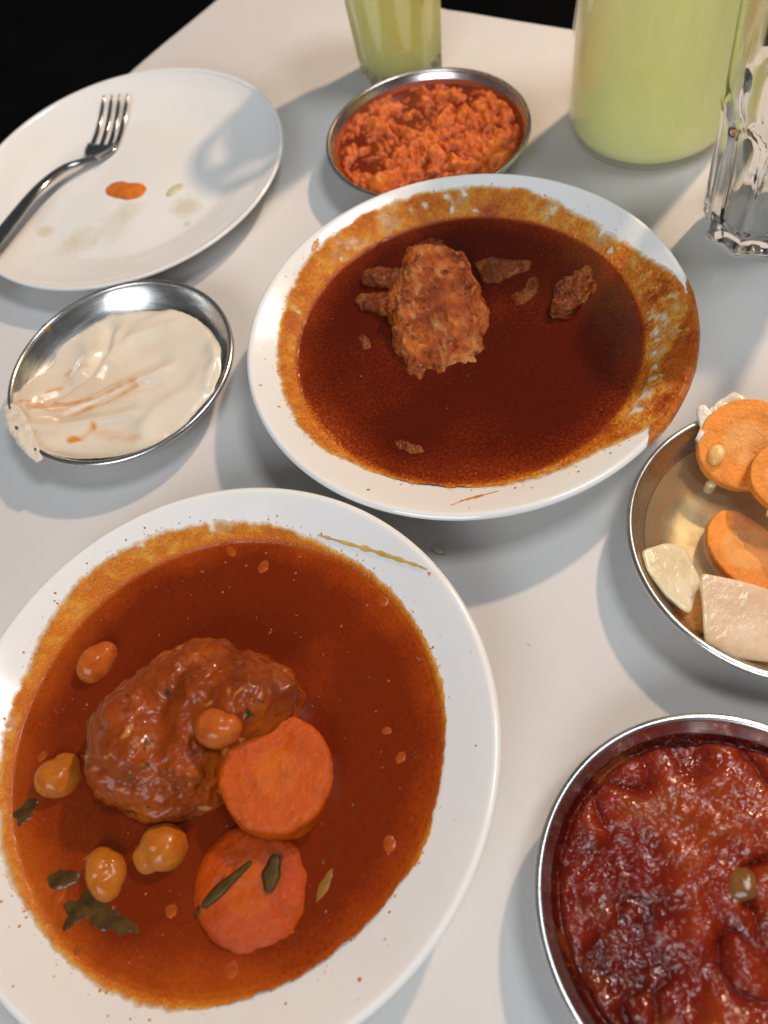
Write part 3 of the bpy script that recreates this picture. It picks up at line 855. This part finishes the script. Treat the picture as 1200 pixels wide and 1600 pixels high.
tag(o, 'thick stewed carrot slice leaning on the patty', 'carrot slice')
pc = at(391, 1386, .0252)
o = slab('carrot_slice', circle_poly(.0224, .016, 5), pc, Vector((.02, -.03, 1)), .0120, carrot_wet, .0030, 110, ((70, .0011), (280, .0008)), 6, nr=30, dome_h=.0030)
tag(o, 'stewed carrot slice half sunk in sauce, green herb strip on top', 'carrot slice')

def chickpea(px, py, z, rx, ry, ang, label, beak=0.0, seed=0, mat='chickpea'):
    n, nr = 40, 26; V = []
    for i in range(nr):
        ph = math.pi * (i + .5) / nr
        for j in range(n):
            t = 2 * math.pi * j / n
            d = Vector((math.sin(ph) * math.cos(t), math.sin(ph) * math.sin(t), math.cos(ph)))
            k = 1 + .06 * math.sin(2 * t + seed) * math.sin(ph)
            k += .22 * max(0, d.x - .72) / .28 * (1 + beak)                 # the beak
            k -= .10 * math.exp(-((d.y / .16) ** 2)) * max(0, d.z) * (d.x > -.2)  # the cleft
            V.append((d.x * rx * k, d.y * ry * k, d.z * (rx + ry) / 2 * .92 * k))
    V = np.array(V); V += .0005 * fbm(V * 170 + seed, 3)[:, None] * V / np.linalg.norm(V, axis=1, keepdims=True)
    F = ring_faces(nr, n); V = V.tolist(); a = len(V); V += [[0, 0, V[0][2]], [0, 0, V[-1][2]]]
    for j in range(n): F += [(a, (j + 1) % n, j), (a + 1, (nr - 1) * n + j, (nr - 1) * n + (j + 1) % n)]
    p = at(px, py, z)
    o = fix_normals(mesh_obj('chickpea', V, F, M[mat], loc=p)); o.rotation_euler = (.3 * math.sin(seed * 3), .3 * math.cos(seed * 2), math.radians(ang))
    return tag(o, label, 'chickpea', 'chickpeas in the stew')
M['chickpea'] = make_chickpea()
M['chickpea_red'] = make_chickpea('red_chickpea', [(.35, (.38, .070, .007)), (.6, (.48, .115, .014)), (.75, (.36, .060, .006))])
chickpea(150, 1037, LV + .0004, .0088, .0082, 30, 'reddish chickpea floating alone near the rim side of the patty', 0, 1, 'chickpea_red')
chickpea(338, 1137, .0475, .0083, .0082, -20, 'orange chickpea sitting on the patty against the carrot slice', 0, 2, 'chickpea_red')
chickpea(91, 1216, LV + .0008, .0084, .0096, 60, 'ochre chickpea touching the side of the patty', .5, 3)
chickpea(256, 1324, LV + .0008, .0096, .0090, 200, 'round ochre chickpea floating just in front of the patty', .6, 4)
chickpea(166, 1366, LV - .0004, .0076, .0100, 10, 'oval chickpea half sunk among dark herb leaves', 0, 5)

herb = make_plain('cooked_herb', (.075, .046, .010), .4, .5, 160, .5, .001, Specular_IOR_Level=.25)
stem = make_plain('herb_twig', (.24, .115, .014), .3, .3, 200, .4, .0006)
darkleaf = make_plain('dark_leaf', (.070, .034, .006), .25, .5, 160, .5, .001)
def strip(name, pts, w, zoff, mat, label, cat, seed=0, thick=.0004):
    """thin leaf strip along image points (x, y, z)"""
    P = [at(x, y, z + zoff) for x, y, z in pts]; n = 24; V = []
    A = np.array(P); s = np.linspace(0, len(A) - 1, n)
    C = np.stack([np.interp(s, range(len(A)), A[:, k]) for k in range(3)], -1)
    for i in range(n):
        d = Vector(C[min(i + 1, n - 1)] - C[max(i - 1, 0)]).normalized(); sd = d.cross(Vector((0, 0, 1))).normalized()
        ww = w * (math.sin(math.pi * (i + .6) / (n + .2)) ** .5) * (1 + .12 * math.sin(i * .55 + seed))
        for v, zz in ((-1, 0), (-.5, thick), (0, thick * 1.25), (.5, thick), (1, 0), (0, -thick * .5)):
            V.append(Vector(C[i]) + sd * (v * ww / 2) + Vector((0, 0, zz)))
    c = sum(V, Vector()) / len(V)
    F = ring_faces(n, 6) + [tuple(range(6))[::-1], tuple((n - 1) * 6 + k for k in range(6))]
    o = fix_normals(mesh_obj(name, [v - c for v in V], F, mat, loc=c))
    return tag(o, label, cat)
strip('herb_strip', [(306, 1428, .0240), (325, 1408, .0274), (355, 1380, .0288), (392, 1347, .0278)], .0042, .0004, herb, 'long green herb strip lying across the sunken carrot slice', 'herb', 1)
strip('herb_leaf', [(420, 1395, .0286), (424, 1365, .0290), (432, 1335, .0280)], .0068, -.0002, herb, 'short dark leaf stuck to the sunken carrot slice', 'herb', 2)
strip('herb_twig', [(490, 1420, LV), (508, 1382, LV + .0004), (526, 1345, LV)], .0052, -.0004, stem, 'olive stem floating next to the sunken carrot slice', 'herb', 3)
strip('herb_twig', [(128, 1345, LV), (150, 1334, LV + .0003), (168, 1325, LV)], .0034, -.0003, stem, 'short olive stem floating behind the oval chickpea', 'herb', 4)
def blob(name, px, py, rx, ry, ang, H, mat, label, cat, seed, zl=LV, group=None, jit=.55):
    p = at(px, py, zl); ca, sa = math.cos(math.radians(ang)), math.sin(math.radians(ang)); rg = np.random.default_rng(seed)
    poly = []
    for a in np.arange(14) * 2 * math.pi / 14:
        k = 1 + jit * (rg.random() - .5); x, y = rx * k * math.cos(a), ry * k * math.sin(a)
        poly.append((p.x + ca * x - sa * y, p.y + sa * x + ca * y))
    o = dome(name, poly, zl - .0005, H + .0005, mat, .8, .7, 64, 22, ((240, max(H * .35, .0005 if cat == 'herb' else 0)),), seed, .001, smooth_w=1)
    return tag(o, label, cat, group)
blob('herb_leaf', 135, 1412, .012, .006, 20, .0005, darkleaf, 'dark wilted leaf beside the oval chickpea', 'herb', 11)
blob('herb_leaf', 182, 1442, .013, .0062, -40, .0005, darkleaf, 'dark wilted leaf sunk in sauce below the oval chickpea', 'herb', 12)
blob('herb_leaf', 40, 1268, .006, .0045, 30, .0008, darkleaf, 'small dark leaf near the ochre chickpea by the patty', 'herb', 13)
blob('herb_leaf', 437, 1299, .0085, .0032, 10, .0022, darkleaf, 'dark leaf wedged between the two carrot slices', 'herb', 14)
blob('herb_leaf', 98, 1372, .007, .0035, -10, .0008, darkleaf, 'dark scrap of leaf close to a short olive stem', 'herb', 15)
bitmat = make_plain('carrot_bit', (.34, .062, .006), .22, .3, 200, .4, .0008)
for i, (x, y, a, b) in enumerate(((605, 1142, .0032, .0024), (626, 1182, .0044, .003), (609, 1317, .004, .003), (362, 862, .0042, .0026), (411, 886, .003, .004), (66, 1182, .003, .0025), (124, 1484, .0035, .0028), (362, 1515, .004, .003), (598, 940, .0034, .0026), (93, 1396, .003, .005), (268, 1424, .003, .003))):
    blob('carrot_bit', x, y, a, b, 37 * i, .0004, bitmat, 'tiny orange vegetable bit floating in the stew sauce', 'vegetable bit', 30 + i, group='vegetable bits in the stew', jit=.2)

def flecks(name, key, n, mat, label, seed, level, rmax, rr=(.0003, .0009)):
    rg = np.random.default_rng(seed); V = []; F = []; c = PC[key]
    for _ in range(n):
        a = rg.random() * 6.283; r = rmax * math.sqrt(rg.random()); s = rr[0] + (rr[1] - rr[0]) * rg.random() ** 3; e = .4 + .8 * rg.random(); q = rg.random() * 6.28
        x, y = r * math.cos(a), r * math.sin(a); n0 = len(V)
        V.append((x, y, level + .0005))
        for k in range(6):
            t = k * math.pi / 3; dx, dy = s * math.cos(t), s * e * math.sin(t)
            V.append((x + dx * math.cos(q) - dy * math.sin(q), y + dx * math.sin(q) + dy * math.cos(q), level))
        F += [(n0, n0 + 1 + k, n0 + 1 + (k + 1) % 6) for k in range(6)]
    o = mesh_obj(name, V, F, mat, loc=c); return tag(o, label, 'spice', kind='stuff')
flecks('spice_flecks', 'C', 150, darkleaf, 'dark spice and herb flecks floating on the orange stew', 5, .0230, .088)
flecks('pulp_flecks', 'C', 130, bitmat, 'orange pulp flecks floating on the orange stew', 6, .0230, .088)
flecks('spice_flecks', 'B', 60, darkleaf, 'dark spice flecks floating on the brown sauce', 7, .0226, .086)

# ------------------------------------------------------------------ sauce plate: meat
meat = make_meat(); meat_dark = make_meat('sauced_meat', .3, .6)
CH = [(634, 398), (652, 390), (700, 390), (731, 394), (740, 416), (757, 441), (767, 462), (765, 503), (754, 545), (702, 562), (648, 580), (632, 570), (613, 520), (601, 484), (606, 452), (627, 420)]
tag(dome('meat_chunk', px_poly(CH, .0335), .017, .0185, meat, .30, .55, 220, 90, ((45, .0016), (130, .0014), (320, .0007)), 12, .003, tiltxy=(0, .26), smooth_w=1, ridged=(85, .0026)), 'big square chunk of braised meat standing in brown sauce', 'meat')
def meat_bit(pts, H, label, seed, z=.0275):
    tag(dome('meat_scrap', px_poly(pts, z), .0221, H * .9, meat_dark, .5, .6, 90, 36, ((90, H * .34), (240, H * .22), (500, .0004)), seed, .003, smooth_w=1, ridged=(160, H * .18)), label, 'meat', 'meat scraps in brown sauce')
meat_bit([(563, 428), (570, 415), (592, 411), (618, 414), (640, 426), (624, 446), (590, 441), (572, 438)], .0060, 'small meat scrap on the upper left flank of the chunk', 3)
meat_bit([(550, 462), (560, 452), (580, 448), (606, 450), (624, 468), (610, 488), (580, 480), (562, 478)], .0055, 'knobbly meat scrap tucked below another scrap beside the chunk', 4)
meat_bit([(738, 402), (765, 396), (800, 397), (834, 400), (828, 412), (800, 424), (778, 434), (758, 432), (745, 420)], .0042, 'flat dark meat scrap trailing from the chunk', 5)
meat_bit([(797, 455), (806, 446), (822, 440), (824, 426), (838, 422), (846, 436), (840, 450), (822, 464), (804, 468)], .0030, 'curled small meat scrap between two larger scraps', 6)
meat_bit([(856, 482), (860, 460), (866, 436), (890, 426), (912, 410), (928, 414), (932, 436), (922, 454), (905, 478), (893, 490), (872, 488)], .0085, 'angular orange meat scrap standing alone in brown sauce', 7)
meat_bit([(612, 684), (622, 676), (640, 682), (660, 690), (662, 700), (640, 702), (620, 694)], .0022, 'sunken reddish meat scrap near the white plate rim', 8)
meat_bit([(556, 520), (564, 512), (576, 520), (578, 536), (566, 538)], .0018, 'tiny meat scrap below the chunk flank', 9)
meat_bit([(648, 372), (670, 362), (692, 364), (696, 376), (672, 382), (652, 380)], .0022, 'thin sunken meat scrap behind the chunk', 10)
# thick ridge of sauce dragged over the rim
thick = make_sauce('thick_sauce', [(0.0, (.60, .19, .016)), (.35, (.46, .11, .009)), (1.0, (.34, .062, .006))], 1.2, (.12, .016, .004), .5)
def rim_ridge():
    c = PC['B']; nth, nr = 150, 34
    a0 = math.atan2(*reversed((on_plate(1060, 432, c) - c).xy[:])); a1 = math.atan2(*reversed((on_plate(985, 688, c) - c).xy[:]))
    th = np.linspace(a1, a0, nth); V = []; D = []
    for i in range(nr):
        t = i / (nr - 1)
        for j in range(nth):
            e = math.sin(math.pi * j / (nth - 1)) ** .8
            w = .0005 + .013 * e * (1 + 1.2 * float(fbm(np.array([[th[j] * 9, 3.3, 1.]]), 4, .6)[0]))
            r = PR + .0007 - w * (1 - t)
            prof = math.sin(math.pi * min(1, t * .92 + .02)) ** .6
            b = float(np.interp(r, [_pin[0, 0], *_pin[1:, 0], .1125, .1142, PR, PR + .0007], [_pin[0, 1], *_pin[1:, 1], .0338, .0336, .0325, .0305]))
            V.append((r * math.cos(th[j]), r * math.sin(th[j]), b)); D.append(prof * e)
    V = np.array(V); D = np.array(D)
    hgt = D * (.0008 + .0028 * np.clip(fbm(V * 150, 4) + .25, 0, 1)); V[:, 2] += hgt + .0001
    V[:, :2] *= (1 + .010 * D * np.clip(fbm(V * 160 + 9, 3) + .1, 0, 1))[:, None]
    o = mesh_obj('sauce_ridge', V, ring_faces(nr, nth, closed=False), thick, loc=c, attrs={'depth': np.clip(hgt / .0022, 0, 1)})
    if o.data.polygons[100].normal.z < 0: o.data.flip_normals()
    tag(o, 'thick crust of sauce slopped over the plate rim', 'sauce')
rim_ridge()
# dried drips and splashes on the rims
def rim_strip(key, pts, w, mat, name, label, seed):
    c = PC[key]; P = np.array([on_plate(x, y, c, dz=.0003) for x, y in pts]); n = 40; s = np.linspace(0, len(P) - 1, n); V = []
    C = np.stack([np.interp(s, range(len(P)), P[:, k]) for k in range(3)], -1)
    for i in range(n):
        d = Vector(C[min(i + 1, n - 1)] - C[max(i - 1, 0)]).normalized(); sd = d.cross(Vector((0, 0, 1))).normalized(); f = float(fbm(np.array([[i * .45, seed, 0.]]), 3)[0])
        ww = w * (1 + 1.0 * f) * (.35 + .65 * math.sin(math.pi * (i + .5) / n))
        for v, zz in ((-1, -.0002), (0, .0003), (1, -.0002)):
            q = Vector(C[i]) + sd * (v * ww / 2); r = math.hypot(q.x - c.x, q.y - c.y); q.z = float(zin(r)) + c.z + .0003 + zz; V.append(q - c)
    o = mesh_obj(name, V, ring_faces(n, 3, closed=False), mat, loc=c)
    if o.data.polygons[0].normal.z < 0: o.data.flip_normals()
    tag(o, label, 'sauce')
drip = make_plain('thin_drip', (.62, .40, .11), .25, .25, 160, .3, .0006)
drip2 = make_plain('orange_drip', (.52, .20, .025), .25, .3, 160, .3, .0006)
rim_strip('C', [(497, 836), (530, 846), (580, 860), (640, 880), (676, 894)], .0018, drip, 'sauce_drip', 'long pale yellow sauce streak along the stew plate rim', 3)
rim_strip('C', [(668, 896), (680, 897), (682, 886)], .0030, drip2, 'sauce_drip', 'orange sauce tick at the end of the pale streak', 4)
rim_strip('B', [(705, 790), (725, 782), (752, 775), (778, 768)], .0014, drip2, 'sauce_drip', 'thin orange sauce streak on the brown sauce plate rim', 5)
rim_strip('B', [(488, 392), (494, 383), (497, 374)], .0030, drip2, 'sauce_drip', 'brown sauce dab on the brown sauce plate rim', 6)
def splatter(key, n, mat, label, seed, r0, r1):
    rg = np.random.default_rng(seed); V = []; F = []; c = PC[key]
    for _ in range(n):
        a = rg.random() * 6.283; r = r0 + (r1 - r0) * rg.random() ** 1.6; s = .00025 + .0008 * rg.random() ** 4; n0 = len(V); x, y = r * math.cos(a), r * math.sin(a)
        V.append((x, y, float(zin(r)) + .0004))
        for k in range(7):
            t = k * 2 * math.pi / 7; xx, yy = x + s * math.cos(t), y + s * (.6 + .4 * rg.random()) * math.sin(t); V.append((xx, yy, float(zin(math.hypot(xx, yy))) + .00005))
        F += [(n0, n0 + 1 + k, n0 + 1 + (k + 1) % 7) for k in range(7)]
    tag(mesh_obj('sauce_splatter', V, F, mat, loc=c), label, 'sauce', kind='stuff')
splatter('C', 36, drip2, 'tiny orange sauce dots on the stew plate rim', 3, .090, .110)
splatter('B', 22, drip2, 'tiny orange sauce dots on the brown sauce plate rim', 4, .098, .110)

# ------------------------------------------------------------------ pickles
brine = make_clear_liquid('brine', (.95, .83, .60), .02, .24, (.62, .46, .26))
BL = .0112
bowl_fill('pickle_brine', 'P', BL, flat_h(BL), brine, 'clear golden brine covering the bottom of the pickle bowl', 'brine')
carrot_raw = make_carrot('pickled_carrot', (.90, .30, .04), (.86, .38, .10), .0105, .28)
turnip = make_wet_root('pickled_turnip', (.70, .48, .29), (.80, .62, .45))
radish = make_wet_root('pickled_radish', (.68, .56, .32), (.80, .70, .54))
cabbage = make_wet_root('pickled_cabbage', (.82, .68, .56), (.86, .76, .68), .2)
def pk(px, py, z): return at(px, py, z)
CN = Vector((-.16, -.26, .95)).normalized(); pc = pk(1168, 692, .0250); CPC = pc
tag(slab('carrot_slice', circle_poly(.0212, .014, 8), pc, CN, .0075, carrot_raw, .0008, 100, ((60, .0007), (420, .00022)), 3, nr=26), 'bright pickled carrot slice leaning on the bowl wall', 'carrot slice')
pc = pk(1236, 745, .0280)
tag(slab('carrot_slice', circle_poly(.0165, .02, 9), pc, Vector((-.05, -.25, .95)), .006, carrot_raw, .0008, 80, ((60, .0007), (420, .00022)), 4), 'pickled carrot slice overlapping the leaning slice', 'carrot slice')
pc = pk(1166, 858, .0122)
tag(slab('carrot_slice', circle_poly(.0205, .03, 10, ex=.74), pc, Vector((.15, .0, 1)), .007, carrot_raw, .0012, 80, ((60, .0009), (420, .0003)), 5, u=(at(1200, 900) - at(1166, 858)).cross(Vector((0, 0, 1)))), 'pickled carrot slice lying under the brine', 'carrot slice')
pc = pk(1098, 952, .0130)
tag(slab('carrot_slice', circle_poly(.0125, .02, 11, ex=.8), pc, Vector((-.15, .05, 1)), .005, carrot_raw, .001, 80, ((60, .0007), (420, .0003)), 6), 'pickled carrot slice tucked under the square turnip piece', 'carrot slice')
def from_px(pts, c, n, u):
    """outline in the plane through c with normal n from image points -> (u, v) polygon"""
    n = Vector(n).normalized(); u = (Vector(u) - n * Vector(u).dot(n)).normalized(); v = n.cross(u); cam0 = Vector((0, 0, CAM_H)); out = []
    for x, y in pts:
        d = at(x, y, 0) - cam0; t = (Vector(c) - cam0).dot(n) / d.dot(n); q = cam0 + d * t - Vector(c); out.append((q.dot(u), q.dot(v)))
    return out
def px_slab(name, pts, cpx, z, n, thick, mat, label, cat, **kw):
    c = pk(*cpx, z); u = Vector((1, 0, 0)); n = Vector(n)
    return tag(slab(name, from_px(pts, c, n, u), c, n, thick, mat, u=u, **kw), label, cat)
px_slab('turnip_piece', [(1095, 894), (1150, 905), (1212, 922), (1224, 1036), (1150, 1029), (1102, 1003)], (1150, 965), .0185, (.05, -.25, 1), .0085, turnip, 'square pinkish pickled turnip piece beside the steel rim', 'turnip', smooth_w=1, bevel=.0010, noise=((60, .0006), (320, .0001)), seed=4, nr=22, taper=.85, nth=120)
px_slab('turnip_piece', [(1003, 858), (1040, 846), (1070, 850), (1098, 905), (1080, 960), (1045, 932), (1012, 890)], (1050, 900), .0165, (.30, .05, 1), .0065, radish, 'pale wedge of pickled turnip against the bowl wall', 'turnip', smooth_w=1, bevel=.0014, noise=((60, .0008), (260, .0001)), seed=5, nr=22, taper=.75)
px_slab('cabbage_leaf', [(1090, 634), (1098, 630), (1108, 640), (1122, 622), (1145, 611), (1164, 622), (1172, 632), (1150, 642), (1128, 648), (1112, 660), (1102, 678), (1096, 694), (1092, 690), (1084, 682), (1094, 672), (1090, 650)], (1112, 650), .0262, (-.05, .05, 1), .003, cabbage, 'ragged pale cabbage leaf hanging over the rim behind carrot', 'cabbage', smooth_w=0, bevel=.0012, noise=((90, .0020), (240, .0008)), seed=9, nr=22)
def on_plane(px, py, c, n):
    cam0 = Vector((0, 0, CAM_H)); d = at(px, py, 0) - cam0; return cam0 + d * ((c - cam0).dot(n) / d.dot(n))
pc = on_plane(1119, 711, CPC, CN) + CN * .0022
tag(slab('garlic_piece', circle_poly(.0052, .05, 4, ex=.72), pc, CN, .0030, make_plain('garlic', (.80, .46, .14), .2, .12, 120, .3, .0008, .4), .0012, 48, ((160, .0006),), 3, u=CN.cross(Vector((0, 0, 1))), nr=10, dome_h=.0008), 'translucent garlic piece stuck on the leaning carrot slice', 'garlic')
pc = pk(1111, 757, BL)
tag(dome('pickle_seed', [(pc.x + .0028 * math.cos(a), pc.y + .0024 * math.sin(a)) for a in np.arange(16) * math.pi / 8], BL - .001, .0034, radish, .9, .8, 32, 12, ((200, .0003),), 3), 'small round white seed floating in the brine', 'seed')

# ------------------------------------------------------------------ rice grain on the paper
pg = at(675, 853, .0016); pt = at(697, 866, .0012)
d = (pt - pg); L = d.length
V = []; n = 10
for i in range(14):
    t = i / 13; r = .0019 * math.sin(math.pi * min(1, .06 + t * .98)) ** .6 * (1 if t < .75 else 1 - (t - .75) * 2.6)
    for k in range(n): a = 2 * math.pi * k / n; V.append((t * L - L / 2, r * math.cos(a), r * .85 * math.sin(a)))
g = fix_normals(mesh_obj('rice_grain', V, ring_faces(14, n) + [tuple(range(n)), tuple(13 * n + k for k in range(n))], make_plain('rice', (.55, .56, .46), .25, .1, 200, .1, .0005, .3), loc=(pg + pt) / 2))
g.rotation_euler = (0, 0, math.atan2(d.y, d.x))
tag(g, 'single pale rice grain lying on the paper between plates', 'rice grain')

# ------------------------------------------------------------------ glasses and jug
def tumbler(loc, label, rot):
    """thick tumbler: fluted foot with a shoulder, round mouth"""
    root = empty('tumbler', loc); tag(root, label, 'glass', 'clear fluted tumblers'); root.rotation_euler = (0, 0, rot)
    NF = 9; H = .140; SH = .074
    def rf(th, r, z):
        # flat facets up to the shoulder, with raised edges between
        a = (th * NF / (2 * math.pi)) % 1.0 - .5
        poly = math.cos(math.pi / NF) / np.cos(a * 2 * math.pi / NF)
        arch = SH - .012 * (2 * np.abs(a)) ** 2 * 0 + .010 * (1 - (2 * a) ** 2)
        w = 1 - smooth01(-.002, .003, z - arch + .008)
        w = w * (1 if z > .002 else .9)
        flute = 1 - .055 * (1 - (2 * a) ** 2) ** 1.0
        return r * ((poly * flute) * w + (1 - w))
    outer = [(0, .0012), (.020, .0010), (.0262, .0000), (.0288, .0012), (.0300, .0040)]
    for t in np.linspace(0, 1, 40)[1:]:
        z = .004 + t * (H - .0045); outer.append((.0300 + .0085 * (z / H) + .0012 * math.exp(-((z - SH) / .006) ** 2), z))
    V = outer + [(.0380, H + .0006), (.0370, H)]
    inner = [(.0365, H - .002)] + [(.0245 + .0117 * (z / H) ** .8, z) for z in np.linspace(H - .006, .014, 24)] + [(.0225, .0106), (.016, .0092), (0, .0086)]
    n = 216
    th_n = n
    rows = [(r, z, True) for r, z in V] + [(r, z, False) for r, z in inner]
    prof = [(r, z) for r, z, _ in rows]; fl = {i: f for i, (_, _, f) in enumerate(rows)}
    cnt = {'i': -1}
    lookup = {(round(r, 9), round(z, 9)): f for r, z, f in rows}
    def rfun(th, r, z): return rf(th, r, z) if lookup[(round(r, 9), round(z, 9))] and r > .015 else np.full(len(th), r)
    gb = fix_normals(lathe('body', prof, M['glass'], root, n, rfun=rfun)); gb.cycles.is_caustics_caster = True
    return root
def inner_r(z): return .0245 + .0117 * (z / .140) ** .8
G1 = Vector((.1085, .5455, .0006)); G2 = Vector((.2530, .3010, .0006))
tumbler(G1, 'clear fluted tumbler filled with lemonade behind carrot relish', .15)
tumbler(G2, 'empty clear fluted tumbler with thick foot in front of the jug', .35)
lem = [(0, .0082), (.016, .0088), (.0224, .0102), (inner_r(.0145) + .0004, .0140)] + [(inner_r(z) + .0004, z) for z in np.linspace(.02, .118, 18)] + [(.030, .1183), (0, .1183)]
tag(fix_normals(lathe('lemonade', lem, M['lemonade'], n=96, loc=G1)), 'pale yellow lemonade filling the tumbler behind carrot relish', 'lemonade')
JC = Vector((.2375, .4110, .0006)); JR = .0515
jug = empty('lemonade_jug', JC); tag(jug, 'tall round clear jug full of cloudy lemonade', 'jug')
jo = [(0, .0010), (.034, .0008), (.042, .0000), (.0475, .0016), (.0502, .0058), (JR, .0120)] + [(JR + .0008 * z / .2, z) for z in np.linspace(.03, .17, 10)] + [(.050, .190), (.044, .205), (.040, .222), (.042, .240)]
ji = [(.0404, .240), (.0385, .222), (.0425, .204), (.0485, .189)] + [(JR - .0014 + .0008 * z / .2, z) for z in np.linspace(.17, .03, 10)] + [(JR - .0016, .0125), (.0484, .0068), (.045, .0040), (.038, .0030), (0, .0030)]
fix_normals(lathe('body', jo + [(.0414, .2406)] + ji, M['jug_plastic'], jug, 144))
lj = [(0, .0033), (.038, .0033), (.0448, .0043), (.0481, .0070), (JR - .0019, .0126)] + [(JR - .0017 + .0008 * z / .2, z) for z in np.linspace(.03, .165, 10)] + [(.03, .1653), (0, .1653)]
tag(fix_normals(lathe('lemonade', lj, M['lemonade'], n=144, loc=JC)), 'cloudy yellow lemonade filling the tall jug', 'lemonade')

for ob in scene.objects:
    if ob.type == 'MESH' and ob.name.startswith(('paper_tablecloth', 'dinner_plate')): ob.cycles.is_caustics_receiver = True
